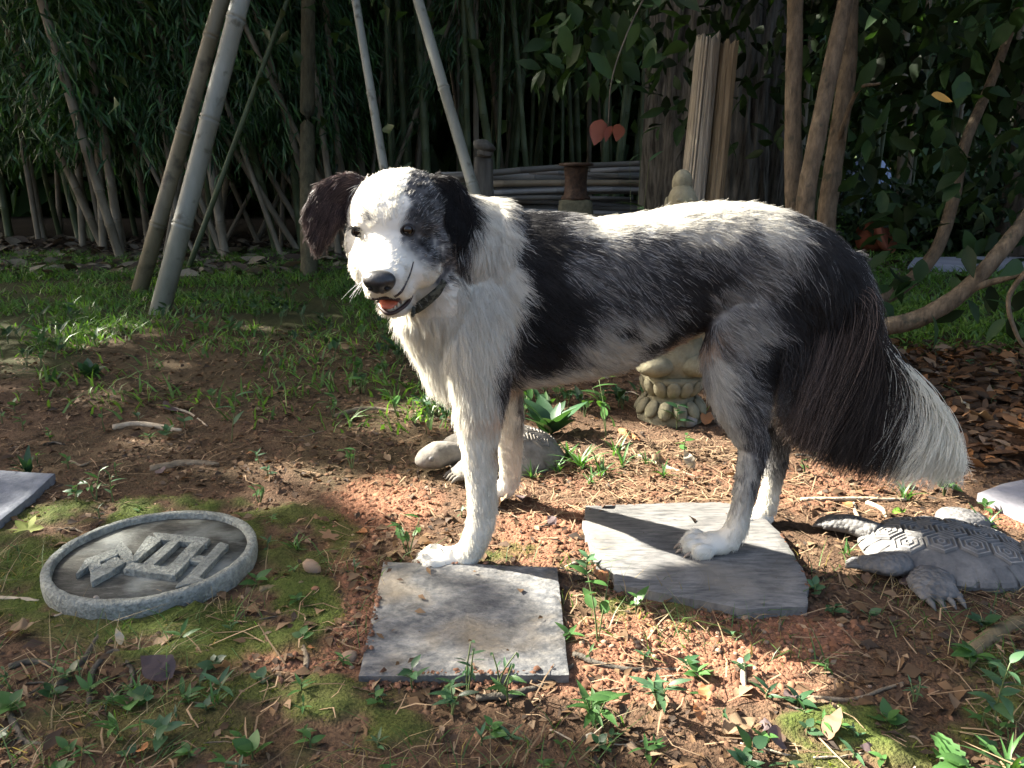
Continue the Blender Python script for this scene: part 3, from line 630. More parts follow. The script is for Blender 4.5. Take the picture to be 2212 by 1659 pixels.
# dark shrubs beyond the lawn, and a dark tree trunk at the frame edge
for k, (x, y, w_, h_, lab) in enumerate([(1960, 545, .55, .3, 'low dark shrub beside the tipped pot'), (2090, 548, .5, .32, 'low dark shrub at the far end of the paved strip'), (2230, 560, .6, .6, 'dark shrub at the right edge beyond the lawn'), (1760, 520, .6, .45, 'dark shrub behind the many stemmed tree')]):
    g = G(x, y); sh = thing('shrub', (g[0], g[1], 0), lab, 'shrub'); N = 900
    p = rng.normal(size=(N, 3)); p = unit(p) * rng.random((N, 1)) ** .4 * [w_, .35, h_] + [0, 0, h_ * .8]; p = p[p[:, 2] > 0]; N = len(p)
    tag(link('foliage', leaf_cloud('foliage', p, rng.normal(size=(N, 3)), rng.normal(size=(N, 3)) + [0, 0, 1], rng.uniform(.06, .12, N), rng.uniform(.03, .06, N), np.array([.025, .05, .018]) * rng.uniform(.5, 1.5, (N, 1))), M_canopy, sh), kind='stuff')
    mb = MB()
    for q in range(5): t = q * 1.26; mb.add(*loft(spline([[0, 0, -.05], [.1 * math.cos(t), .1 * math.sin(t), h_ * .5], [w_ * .5 * math.cos(t), .2 * math.sin(t), h_ * 1.2]], 4), np.linspace(.018, .006, 9), n=6))
    link('stems', mb.mesh('stems'), M_bark, sh)
for k, (x, y, r_0, lab) in enumerate([(2185, 560, .11, 'dark tree trunk at the right edge beyond the low boughs'), (2420, 590, .13, 'dark tree trunk right of the lawn'), (1600, 540, .1, 'dark tree trunk far behind the furrowed one')]):
    g = G(x, y); tr = thing('background_tree', (g[0], g[1] + (2 if k == 2 else 0), 0), lab, 'tree')
    link('trunk', bark_trunk('trunk', g, r_0, 5, 30 + k, .012, 50, 30), M_bark, tr)
    N = 700; p = rng.normal(size=(N, 3)) * [1.2, 1.2, .9] + [0, 0, 3.9]; p = p[p[:, 2] > 1.5]; p = p[gap_keep(p + [g[0], g[1], 0])]; N = len(p)
    tag(link('crown', leaf_cloud('crown', p, rng.normal(size=(N, 3)), rng.normal(size=(N, 3)) + [0, 0, 1], rng.uniform(.1, .2, N), rng.uniform(.07, .12, N), np.array([.035, .07, .02]) * rng.uniform(.5, 1.5, (N, 1))), M_canopy, tr), kind='stuff')

# ================================================================== STEPPING STONES
M_slate = noise_mat('slate_grey', [(0.32, (.06, .065, .072)), (0.5, (.14, .14, .14)), (0.68, (.24, .23, .21))], 34, .75, .8, detail=12, stretch=(1, 1.6, 1), spots=(7, .52, .66, (.20, .17, .13)), bscale=90, bdist=.004)
def cleave(m, sc=9, dist=3.0, depth=.003):
    """adds layered cleavage steps to a slate"""
    n, l = m.node_tree.nodes, m.node_tree.links; b = n['Principled BSDF']; tc = n.new('ShaderNodeTexCoord'); w = n.new('ShaderNodeTexNoise'); w.inputs['Scale'].default_value = sc; w.inputs['Detail'].default_value = 7; w.inputs['Distortion'].default_value = dist
    l.new(tc.outputs['Object'], w.inputs['Vector']); st_ = n.new('ShaderNodeMath'); st_.operation = 'SNAP'; st_.inputs[1].default_value = .07; l.new(w.outputs['Fac'], st_.inputs[0])
    bp = n.new('ShaderNodeBump'); bp.inputs['Distance'].default_value = depth * 8; bp.inputs['Strength'].default_value = .55; l.new(st_.outputs[0], bp.inputs['Height'])
    old = b.inputs['Normal'].links[0].from_socket; l.new(old, bp.inputs['Normal']); l.new(bp.outputs[0], b.inputs['Normal'])
    c0 = b.inputs['Base Color'].links[0].from_socket; mr = n.new('ShaderNodeMapRange'); mr.inputs[1].default_value = .3; mr.inputs[2].default_value = .7; mr.inputs[3].default_value = .7; mr.inputs[4].default_value = 1.25; l.new(st_.outputs[0], mr.inputs[0])
    ml = n.new('ShaderNodeVectorMath'); ml.operation = 'SCALE'; l.new(c0, ml.inputs[0]); l.new(mr.outputs[0], ml.inputs['Scale']); l.new(ml.outputs[0], b.inputs['Base Color'])
cleave(M_slate)
M_slab = noise_mat('slate_lined', [(0.3, (.065, .065, .068)), (0.5, (.15, .147, .143)), (0.7, (.22, .212, .20))], 26, .7, .6, detail=12, stretch=(1, 4.5, 1), bscale=30, bdist=.004, spots=(5, .55, .7, (.24, .22, .19)))
cleave(M_slab, 5, 2.0, .0015)
M_slateb = noise_mat('slate_blue', [(0.3, (.10, .115, .14)), (0.7, (.20, .215, .25))], 26, .75, .3)
def slab(name, polyD, ztop, thick, mat, label, seed, rough_edge=.004, amp=.003, step=.0, grid=46):
    pts = np.array([G(x, y, ztop)[:2] for x, y in polyD]); c0 = pts.mean(0); pts = pts - c0
    # resample the outline, jagged
    out = []
    for i in range(len(pts)):
        p, q = pts[i], pts[(i + 1) % len(pts)]; k = max(2, int(np.linalg.norm(q - p) / .012))
        out += [p + (q - p) * t for t in np.linspace(0, 1, k, endpoint=False)]
    out = np.array(out); nv = len(out); cen = out.mean(0)
    out = out + unit(out - cen) * ((fbm(out, 60, seed) - .5) * 2 * rough_edge)[:, None]
    rings = 26; V = []; Fc = []
    for k in range(rings):
        f = 1 - k / rings; p = cen + (out - cen) * f
        h = (fbm(p, 14, seed + 1) - .5) * amp + step * np.floor(fbm(p * [1, .6], 9, seed + 2) * 6) / 6
        if k == 0: h = h - .0015
        V.append(np.concatenate([p, h[:, None]], 1))
    V.append(np.array([[*cen, 0]]))
    for k in range(rings - 1):
        for j in range(nv): a_ = k * nv + j; b_ = k * nv + (j + 1) % nv; Fc.append([a_, b_, b_ + nv, a_ + nv])
    for j in range(nv): Fc.append([(rings - 1) * nv + j, (rings - 1) * nv + (j + 1) % nv, rings * nv])
    base = len(np.concatenate(V))
    lo = np.concatenate([out * 1.0, np.full((nv, 1), -thick)], 1); V.append(lo)
    for j in range(nv): Fc.append([base + j, base + (j + 1) % nv, (j + 1) % nv, j])
    V = np.concatenate(V)
    me = mk(name, V, Fc, True)
    o = link(name, me, mat, None, (c0[0], c0[1], ztop)); md = o.modifiers.new('edges', 'EDGE_SPLIT'); md.split_angle = R(45)
    return tag(o, label, 'paving stone')
slab('slate_tile', [(829, 1213), (1203, 1224), (1229, 1458), (775, 1460)], .010, .03, M_slate, 'square grey slate with tan patches under the dog\'s front paw', 1, .0012, .002, .003)
slab('slate_slab', [(1258, 1128), (1266, 1092), (1400, 1088), (1560, 1084), (1640, 1105), (1690, 1155), (1722, 1210), (1750, 1262), (1742, 1308), (1598, 1316), (1540, 1304), (1440, 1284), (1328, 1263), (1322, 1235), (1290, 1216)], .014, .04, M_slab, 'large irregular grey slate slab under the hind paws', 4, .004, .003, .003)
slab('slate_slab', [(-150, 1005), (118, 1022), (60, 1075), (0, 1122), (-200, 1220)], .018, .05, M_slateb, 'dark blue grey slate cut off by the left edge', 7, .0015, .002)
slab('slate_slab', [(2112, 1064), (2170, 1042), (2330, 1012), (2420, 1100), (2330, 1150), (2205, 1110)], .014, .04, noise_mat('slate_mauve', [(0.3, (.18, .18, .20)), (0.7, (.33, .32, .34))], 20, .75, .3), 'mauve grey slate at the right edge behind the turtle', 9, .003, .003)

# ------------------------------------------------------------------ round stone with raised characters
a = G(335, 1222, .0); a = np.array([a[0], a[1], 0.0]); rD = .168
M_disc = noise_mat('lichen_concrete', [(0.3, (.12, .128, .118)), (0.6, (.27, .285, .26)), (0.8, (.36, .38, .35))], 130, .9, 1.0, detail=10, bscale=190, bdist=.006, spots=(28, .5, .7, (.13, .14, .13)))
M_floor = noise_mat('damp_concrete', [(0.3, (.022, .023, .02)), (0.55, (.065, .065, .056)), (0.75, (.18, .18, .16))], 40, .8, .7, detail=10, stretch=(1, 3.5, 1), bdist=.004, spots=(9, .5, .68, (.22, .235, .22)))  # recessed floor, darker than the rim and characters
disc = thing('round_stone', a + [0, 0, .002], 'round grey stepping stone with raised characters set in moss', 'paving stone')
disc.scale = (.955, .955, 1)
n, pr = 96, [(.172, -.03), (.1745, .010), (.1735, .021), (.171, .0245), (.159, .025), (.1575, .023), (.1565, .012)]
V_, F_ = lathe(pr, n); V_ = np.array(V_)[:, :]; F_ = F_[:-2]
ang = np.arctan2(V_[:, 1], V_[:, 0]); V_[:, :2] *= (1 + .018 * (fbm(np.stack([np.cos(ang), np.sin(ang), V_[:, 2] * 30], -1), 2.5, 90) - .5))[:, None]; V_[:, 2] += (fbm(V_, 60, 91) - .5) * .003
link('rim', mk('rim', V_, F_), M_disc, disc)
V_, F_ = lathe([(.158, -.02), (.1575, .0145), (.10, .014), (.05, .0135), (.01, .0135)], 72); V_ = np.array(V_); V_[:, 2] += (fbm(V_, 25, 92) - .5) * .003
link('floor', mk('floor', V_, F_), M_floor, disc)
def cD(cx, cy_): return (88.5 + .232 * cx, 1079.5 + .232 * cy_)
GLYPH = [
    [[(1000, 325), (1130, 372), (850, 608), (755, 668)], [(1045, 303), (1602, 362), (1560, 425), (1090, 372)], [(1212, 385), (1316, 385), (1046, 632), (936, 618)], [(1432, 395), (1605, 360), (1262, 732), (1165, 668)], [(852, 604), (1285, 662), (1262, 735), (752, 668)]],
    [[(1698, 392), (1785, 415), (1455, 790), (1345, 765)], [(1490, 525), (1640, 558), (1590, 612), (1370, 580)], [(1415, 700), (1560, 772), (1250, 850)]],
    [[(728, 372), (842, 500), (800, 606), (672, 475)], [(690, 470), (712, 522), (520, 600), (396, 560), (640, 470)], [(690, 540), (790, 598), (437, 800), (428, 680)], [(400, 556), (535, 606), (430, 690), (420, 636), (285, 722)], [(740, 590), (830, 488), (862, 592), (800, 612)], [(520, 590), (545, 640), (430, 700), (420, 610)]]]
for gi, g_ in enumerate(GLYPH):
    mb = MB()
    for si, poly in enumerate(g_):
        zt = .0235 + si * .0004
        top = np.array([G(*cD(*q), .0235) - a for q in poly]); top[:, 2] = zt
        area = np.cross(top[1, :2] - top[0, :2], top[2, :2] - top[0, :2])
        if area < 0: top = top[::-1]
        # round the corners and bevel the edge
        k = len(top); c_ = top.mean(0); pts_ = []
        for i in range(k):
            p, q = top[i], top[(i + 1) % k]; pts_ += [p + (q - p) * t for t in (.06, .28, .5, .72, .94)]
        pts_ = np.array(pts_); pts_[:, :2] += (np.stack([fbm(pts_[:, :2], 90, 5), fbm(pts_[:, :2], 90, 6)], -1) - .5) * .004; m_ = len(pts_)
        inn = c_ + (pts_ - c_) * np.array([.96, .96, 1]); inn[:, 2] = zt + (fbm(inn[:, :2], 70, 7) - .5) * .002; mid = pts_.copy(); mid[:, 2] = zt - .0012; bot = c_ + (pts_ - c_) * 1.01; bot[:, 2] = .008
        Vg = np.concatenate([inn, mid, bot, [[c_[0], c_[1], zt]]])
        Fg = [[i, (i + 1) % m_, 3 * m_] for i in range(m_)] + [[m_ + i, m_ + (i + 1) % m_, (i + 1) % m_, i] for i in range(m_)] + [[2 * m_ + i, 2 * m_ + (i + 1) % m_, m_ + (i + 1) % m_, m_ + i] for i in range(m_)]
        mb.add(Vg, Fg)
    link('character', mb.mesh('character', False), M_disc, disc)

# ------------------------------------------------------------------ carved turtles
M_turt = noise_mat('grey_cast_stone', [(0.3, (.07, .07, .072)), (0.7, (.17, .163, .157))], 30, .7, .5, bscale=160, bdist=.003)
M_turt_l = noise_mat('pale_cast_stone', [(0.3, (.10, .09, .075)), (0.7, (.24, .22, .19))], 30, .85, .5, bscale=160, bdist=.003)
M_worn = noise_mat('worn_ridge', [(0.3, (.15, .145, .14)), (0.7, (.30, .285, .265))], 60, .7, .3); M_wornd = noise_mat('dark_groove', [(0.3, (.06, .055, .05)), (0.7, (.14, .13, .11))], 60, .8, .3)
def scaly(m, sc=110):
    n, l = m.node_tree.nodes, m.node_tree.links; b = n['Principled BSDF']; tc = n.new('ShaderNodeTexCoord'); v = n.new('ShaderNodeTexVoronoi'); v.inputs['Scale'].default_value = sc; l.new(tc.outputs['Object'], v.inputs['Vector'])
    bp = n.new('ShaderNodeBump'); bp.invert = True; bp.inputs['Distance'].default_value = .004; bp.inputs['Strength'].default_value = .8; l.new(v.outputs['Distance'], bp.inputs['Height']); old = b.inputs['Normal'].links[0].from_socket; l.new(old, bp.inputs['Normal']); l.new(bp.outputs[0], b.inputs['Normal']); return m
M_skin = scaly(noise_mat('cast_stone_scales', [(0.3, (.07, .07, .072)), (0.7, (.17, .163, .157))], 30, .7, .5, bscale=160, bdist=.003))
def turtle(name, loc, yaw, A, B, Hh, mat, label, limbs, neck, sc=1.0):
    t = thing(name, loc, label, 'ornament', None, yaw)
    def zf(x, y):
        q = np.clip((np.asarray(x) / A) ** 2 + (np.asarray(y) / B) ** 2, 0, 1); return .012 + Hh * (1 - q ** 1.25) ** .75
    n_, m_ = 64, 16; th = np.linspace(0, 6.2832, n_, endpoint=False); V = []; 
    for k in range(m_):
        f = 1 - k / m_; f = f ** .8; V.append(np.stack([A * f * np.cos(th), B * f * np.sin(th), zf(A * f * np.cos(th), B * f * np.sin(th))], -1))
    V.append(np.stack([A * .97 * np.cos(th), B * .97 * np.sin(th), np.full(n_, -.02)], -1))
    V = np.concatenate(V + [[[0, 0, zf(0, 0)]]]); Fc = []
    for k in range(m_ - 1):
        for j in range(n_): a_ = k * n_ + j; b_ = k * n_ + (j + 1) % n_; Fc.append([a_, b_, b_ + n_, a_ + n_])
    for j in range(n_): Fc.append([(m_ - 1) * n_ + j, (m_ - 1) * n_ + (j + 1) % n_, len(V) - 1]); Fc.append([m_ * n_ + j, m_ * n_ + (j + 1) % n_, (j + 1) % n_, j])
    link('shell', mk('shell', V, Fc), mat, t)
    sx, sy = A * .36, B * .5
    cent = [(k * sx, 0, 6, 1.0) for k in (-2, -1, 0, 1, 2)] + [((k + .5) * sx, s_ * sy * .78, 6, 1.0) for k in (-2, -1, 0, 1) for s_ in (-1, 1)]
    for (cx, cy_, nn_, k_) in cent:
        if (cx / A) ** 2 + (cy_ / B) ** 2 > .72: continue
        V = []; Fc = []; rings = 12
        for r_ in range(rings):
            f = (1 - r_ / rings) * .94
            for j in range(12):
                tt = 6.2832 * (j / 2) / 6; tt = 6.2832 * j / 12
                hexr = 1 / max(abs(math.cos((tt % (math.pi / 3)) - math.pi / 6)), .5) * .9
                x = cx + sx * .56 * f * hexr * math.cos(tt + math.pi / 6); y = cy_ + sy * .5 * f * hexr * math.sin(tt + math.pi / 6)
                V.append([x, y, float(zf(x, y)) + (.001 if r_ == 0 else (.0038 if r_ % 4 in (1, 2) else .0014) + .002 * float(fbm(np.array([[x, y, 0.]]), 60, 7)[0])) * sc])
        V.append([cx, cy_, float(zf(cx, cy_)) + .003])
        for r_ in range(rings - 1):
            for j in range(12): a_ = r_ * 12 + j; b_ = r_ * 12 + (j + 1) % 12; Fc.append([a_, b_, b_ + 12, a_ + 12])
        for j in range(12): Fc.append([(rings - 1) * 12 + j, (rings - 1) * 12 + (j + 1) % 12, len(V) - 1])
        me = mk('scute', V, Fc, False); me.materials.append(mat); me.materials.append(M_worn if mat is M_turt else M_wornd)
        me.polygons.foreach_set('material_index', np.array([(1 if (i // 12) % 4 == 1 else 0) if i < (rings - 1) * 12 else 0 for i in range(len(me.polygons))], dtype=np.int32)); link('scute', me, None, t)
    nm = 26; mb = MB()
    for k in range(nm):
        tt = 6.2832 * k / nm; e0, e1 = tt + .02, tt + 6.2832 / nm - .02
        V = []
        for f, dz in ((.83, .002), (1.0, .0035), (1.035, -.004)):
            for e in (e0, (e0 + e1) / 2, e1): x, y = A * f * math.cos(e), B * f * math.sin(e); V.append([x, y, float(zf(x, y)) + dz * sc])
        mb.add(V, [[0, 3, 4, 1], [1, 4, 5, 2], [3, 6, 7, 4], [4, 7, 8, 5]])
    link('shell_rim', mb.mesh('shell_rim', False), mat, t)
    for pts_, ra_, rb_ in limbs:
        p = spline(pts_, 6); k = len(p); xs = np.linspace(0, 1, len(ra_)); mb = MB()
        RA, RB = np.interp(np.linspace(0, 1, k), xs, ra_), np.interp(np.linspace(0, 1, k), xs, rb_)
        RA = RA * (1 + .06 * (np.arange(k) % 2)); mb.add(*loft(p, RA, RB, n=14))
        e = p[-1]; d_ = unit(p[-1] - p[-3]); s_ = np.array([-d_[1], d_[0], 0])
        fl = link('leg', mb.mesh('leg'), M_skin if mat is M_turt else mat, t); mc = MB()
        for q in (-1, -.33, .33, 1): c0 = e + s_ * q * RA[-1] * .75; mc.add(*loft([c0 - d_ * .006, c0 + d_ * .01, c0 + d_ * .02 - [0, 0, .004]], [.0055, .0045, .001], n=7))
        link('claws', mc.mesh('claws'), mat, fl)
    pts_, ra_, rb_ = neck; p = spline(pts_, 6); k = len(p); xs = np.linspace(0, 1, len(ra_)); mb = MB()
    mb.add(*loft(p, np.interp(np.linspace(0, 1, k), xs, ra_), np.interp(np.linspace(0, 1, k), xs, rb_), n=18))
    hd = link('head', mb.mesh('head'), mat, t)
    return t, hd, p
bt = G(2050, 1170, .03)
turtle('stone_turtle', (bt[0], bt[1], .0), R(-14), .138, .112, .037, M_turt, 'large grey stone turtle with spiral patterned shell at the right',
       [([(-.11, .02, .022), (-.15, .045, .024), (-.19, .062, .016)], [.019, .019, .022], [.02, .018, .012]), ([(-.085, -.075, .018), (-.115, -.09, .02), (-.155, -.085, .014)], [.024, .03, .016], [.018, .016, .01]),
        ([(.06, .085, .02), (.05, .13, .02), (.09, .155, .014)], [.035, .04, .03], [.02, .016, .01]), ([(-.045, -.10, .014), (-.055, -.135, .014), (-.045, -.165, .009)], [.03, .036, .034], [.016, .013, .008])],
       ([(.11, -.01, .025), (.15, -.015, .03), (.19, -.02, .034), (.215, -.02, .03)], [.025, .022, .03, .014], [.022, .02, .026, .012]))
stt = G(1092, 975, .02)
tt_, hd_, pn = turtle('stone_turtle', (stt[0], stt[1], .0), R(180 + 10), .132, .095, .062, M_turt_l, 'small pale stone turtle with head low behind the front legs',
       [([(.07, -.07, .02), (.10, -.09, .018), (.125, -.10, .012)], [.026, .03, .026], [.022, .02, .012]), ([(.07, .07, .02), (.10, .09, .018), (.125, .10, .012)], [.026, .03, .026], [.022, .02, .012]), ([(-.07, -.07, .02), (-.10, -.09, .016), (-.12, -.09, .01)], [.024, .026, .02], [.02, .016, .01])],
       ([(.10, .03, .03), (.13, .032, .036), (.158, .034, .034), (.19, .036, .026), (.204, .036, .022)], [.022, .026, .036, .028, .012], [.02, .026, .030, .020, .008]))
ey = MB()
for s_ in (-1, 1): ey.add(*ell((.172, .035 + s_ * .032, .038), (.006, .004, .006), n=8, m=6))
link('eyes', ey.mesh('eyes'), M_turt, hd_)

# ================================================================== THE DOG
Y0 = 1.335
HC = P(864, 466, 1.225); YAW, PIT = R(6), R(22)
hf = np.array([-math.sin(YAW) * math.cos(PIT), -math.cos(YAW) * math.cos(PIT), -math.sin(PIT)])
hr = np.array([math.cos(YAW), -math.sin(YAW), 0.0]); hu = np.cross(hf, hr)
HM = np.stack([hf, hr, hu], 1)
def HL(f, r_, u): return HC + hf * f + hr * r_ + hu * u
def toH(p): return (p - HC) @ HM
dog_parts = MB()
# trunk: sections read off the side view (x, top, bottom, half width)
sec = [(948, 640, 770, .035), (975, 545, 815, .066), (1030, 480, 832, .088), (1100, 464, 832, .100), (1180, 458, 826, .106), (1280, 466, 808, .108), (1360, 462, 776, .102), (1430, 452, 742, .094),
       (1500, 441, 712, .090), (1580, 438, 716, .094), (1650, 452, 745, .098), (1720, 488, 770, .092), (1780, 538, 772, .078), (1825, 600, 760, .055), (1845, 650, 730, .03)]
path, ra, rb = [], [], []
for x, t_, b_, hw in sec:
    p, q = P(x, t_, Y0), P(x, b_, Y0); path.append((p + q) / 2); rb.append((p[2] - q[2]) / 2); ra.append(hw)
sp_ = spline(np.concatenate([np.array(path), np.array(ra)[:, None], np.array(rb)[:, None]], 1), 4)
dog_parts.add(*loft(sp_[:, :3], sp_[:, 3], sp_[:, 4], n=28, sq=2.15))
def limb(rows, n=16, k=5, up=(0, 1, 0)):
    """rows: x, y, depth, radius along the body, radius across"""
    q = np.array([[*P(x, y, Y), r1, r2] for x, y, Y, r1, r2 in rows]); s_ = spline(q, k)
    dog_parts.add(*loft(s_[:, :3], s_[:, 3], s_[:, 4], n=n, up=up)); return s_
# neck and throat ruff
limb([(1055, 560, 1.335, .098, .098), (1010, 545, 1.32, .092, .092), (965, 520, 1.285, .078, .08), (915, 490, 1.25, .066, .066), (880, 470, 1.235, .05, .05)], 20)
limb([(1020, 700, 1.32, .082, .085), (975, 665, 1.285, .072, .075), (935, 615, 1.255, .06, .062), (905, 560, 1.24, .05, .05)], 20)
limb([(985, 790, 1.33, .055, .08), (945, 715, 1.30, .05, .06), (915, 655, 1.265, .045, .05)], 18)
# forelegs
legF = limb([(1045, 545, 1.325, .05, .04), (1038, 640, 1.275, .066, .05), (1035, 740, 1.25, .060, .05), (1036, 830, 1.245, .047, .042), (1034, 900, 1.24, .037, .034), (1036, 1000, 1.238, .0275, .026), (1041, 1075, 1.236, .0235, .023), (1038, 1130, 1.234, .0235, .0235), (1020, 1180, 1.23, .022, .024), (1000, 1205, 1.228, .024, .028)])
legFf = limb([(1050, 560, 1.36, .05, .04), (1050, 680, 1.41, .066, .05), (1065, 800, 1.435, .05, .045), (1092, 890, 1.45, .033, .032), (1101, 980, 1.47, .023, .023), (1102, 1030, 1.482, .02, .021), (1092, 1055, 1.485, .021, .025)])
# hind legs
legH = limb([(1690, 520, 1.335, .06, .05), (1685, 600, 1.305, .082, .058), (1645, 690, 1.285, .084, .056), (1605, 780, 1.268, .068, .048), (1600, 850, 1.254, .050, .039), (1612, 915, 1.25, .035, .031), (1626, 965, 1.252, .025, .024), (1615, 1030, 1.25, .0195, .020), (1603, 1090, 1.248, .0175, .0185), (1590, 1140, 1.246, .0185, .021), (1570, 1170, 1.244, .021, .026)])
legHf = limb([(1690, 540, 1.345, .05, .05), (1690, 640, 1.375, .075, .055), (1665, 760, 1.395, .062, .05), (1660, 860, 1.40, .045, .036), (1672, 930, 1.40, .03, .027), (1676, 985, 1.40, .022, .022), (1666, 1050, 1.398, .018, .018), (1655, 1100, 1.395, .02, .022)])
tailc = limb([(1800, 575, 1.335, .045, .045), (1846, 650, 1.32, .034, .034), (1868, 730, 1.30, .028, .028), (1915, 805, 1.285, .023, .023), (1975, 870, 1.275, .018, .018), (2030, 940, 1.27, .010, .010)])
def paw(cx, cy_, Y, dirx=-1, sc=1.0):
    c0 = P(cx, cy_, Y)
    dog_parts.add(*ell(c0 + np.array([-.004, 0, 0]) * sc, np.array([.034, .027, .019]) * sc))
    for k, (dx, dy) in enumerate([(-.031, -.028), (-.042, -.0095), (-.042, .0095), (-.032, .028)]):
        dog_parts.add(*ell(c0 + np.array([dx, dy, -.003]) * sc, np.array([.021, .0092, .0165]) * sc))
    return c0
paws = [paw(978, 1206, 1.228), paw(1078, 1060, 1.487, sc=.95), paw(1550, 1173, 1.243), paw(1640, 1118, 1.393, sc=.95)]
# head
def hell(c, r_, **k): dog_parts.add(*ell(HL(*c), r_, rot=HM, **k))
hell((-.012, 0, .000), (.078, .079, .062), n=20, m=14)
hell((.016, 0, .006), (.060, .068, .050), n=18, m=12)
for s_ in (-1, 1):
    hell((.004, s_ * .045, -.039), (.060, .042, .044)); hell((.055, s_ * .036, -.046), (.050, .034, .036)); hell((.092, s_ * .023, -.056), (.044, .015, .024)); hell((.043, s_ * .033, .014), (.024, .022, .016)); hell((.118, s_ * .014, -.045), (.030, .018, .020))
def hloft(rows, n=18):
    s_ = spline(np.array([[*HL(f, r_, u), a_, b_] for f, r_, u, a_, b_ in rows]), 4); dog_parts.add(*loft(s_[:, :3], s_[:, 3], s_[:, 4], n=n, up=hu, sq=2.2))
hloft([(.03, 0, -.014, .056, .044), (.06, 0, -.022, .047, .038), (.09, 0, -.031, .039, .031), (.116, 0, -.036, .034, .027), (.136, 0, -.038, .029, .0235)])
hloft([(.0, 0, -.066, .046, .024), (.04, 0, -.080, .036, .017), (.075, 0, -.092, .029, .014), (.102, 0, -.098, .024, .012), (.116, 0, -.097, .016, .009)])
# ears: thick folded flaps
def ear(rows, n=14):
    q = np.array([[*P(x, y, Y), w_, th_] for x, y, Y, w_, th_ in rows]); s_ = spline(q, 5)
    dog_parts.add(*loft(s_[:, :3], s_[:, 3], s_[:, 4], n=n, up=(0, 1, 0.15))); return s_
earL = ear([(800, 406, 1.255, .014, .016), (760, 408, 1.25, .024, .015), (724, 428, 1.242, .031, .011), (702, 464, 1.232, .032, .009), (692, 504, 1.225, .022, .007), (688, 538, 1.221, .006, .005)])
earR = ear([(930, 405, 1.245, .026, .017), (962, 425, 1.24, .030, .014), (980, 462, 1.23, .030, .011), (984, 498, 1.222, .022, .009), (984, 522, 1.218, .009, .005)])
tmp = bpy.data.objects.new('dog', dog_parts.mesh('dog')); COL.objects.link(tmp)
md = tmp.modifiers.new('r', 'REMESH'); md.mode = 'VOXEL'; md.voxel_size = .0042; md.use_smooth_shade = True
md = tmp.modifiers.new('s', 'SMOOTH'); md.factor = .5; md.iterations = 5
dg = bpy.context.evaluated_depsgraph_get(); me_d = bpy.data.meshes.new_from_object(tmp.evaluated_get(dg)); me_d.name = 'dog'
tmp.modifiers.clear(); old = tmp.data; tmp.data = me_d; bpy.data.meshes.remove(old); dog = tmp
me_d.materials.clear()
nv = len(me_d.vertices); DV = np.empty(nv * 3, np.float32); me_d.vertices.foreach_get('co', DV); DV = DV.reshape(-1, 3).astype(float)
DN = np.empty(nv * 3, np.float32); me_d.vertices.foreach_get('normal', DN); DN = DN.reshape(-1, 3).astype(float)
me_d.calc_loop_triangles(); TR = np.empty(len(me_d.loop_triangles) * 3, np.int32); me_d.loop_triangles.foreach_get('vertices', TR); TR = TR.reshape(-1, 3)
bvh = BVHTree.FromPolygons(DV.tolist(), TR.tolist())
def hit(x, y):
    d = Vector(unit(ray(x, y))); r_ = bvh.ray_cast(Vector((0, 0, CAMH)), d)
    return (np.array(r_[0]), np.array(r_[1])) if r_[0] is not None else (np.array(P(x, y, 1.2)), np.array([0, -1.0, 0]))

# ---- coat: colours of the hair, laid out on the body's own side plane
kx = toD(np.array([[0, Y0, .4], [1, Y0, .4]])); 
def body_xy(p):
    q = np.array(p, float); q[:, 1] = Y0; return toD(q)
BLK, GRY, WHT = np.array([.014, .013, .0135]), np.array([.135, .132, .137]), np.array([.76, .73, .65])
def tone_rgb(t):
    t = np.clip(t, 0, 1)[:, None]
    return np.where(t < .42, BLK + (GRY - BLK) * (t / .42), GRY + (WHT - GRY) * ((t - .42) / .58))
def paint(t, q, cx, cy_, rx, ry, rot, val, soft=.35, amt=1.0):
    a_ = R(rot); dx, dy = q[:, 0] - cx, q[:, 1] - cy_
    u = (dx * math.cos(a_) + dy * math.sin(a_)) / rx; v = (-dx * math.sin(a_) + dy * math.cos(a_)) / ry
    m_ = sst(1 + soft, 1 - soft, np.sqrt(u * u + v * v)) * amt
    return t + (val - t) * m_
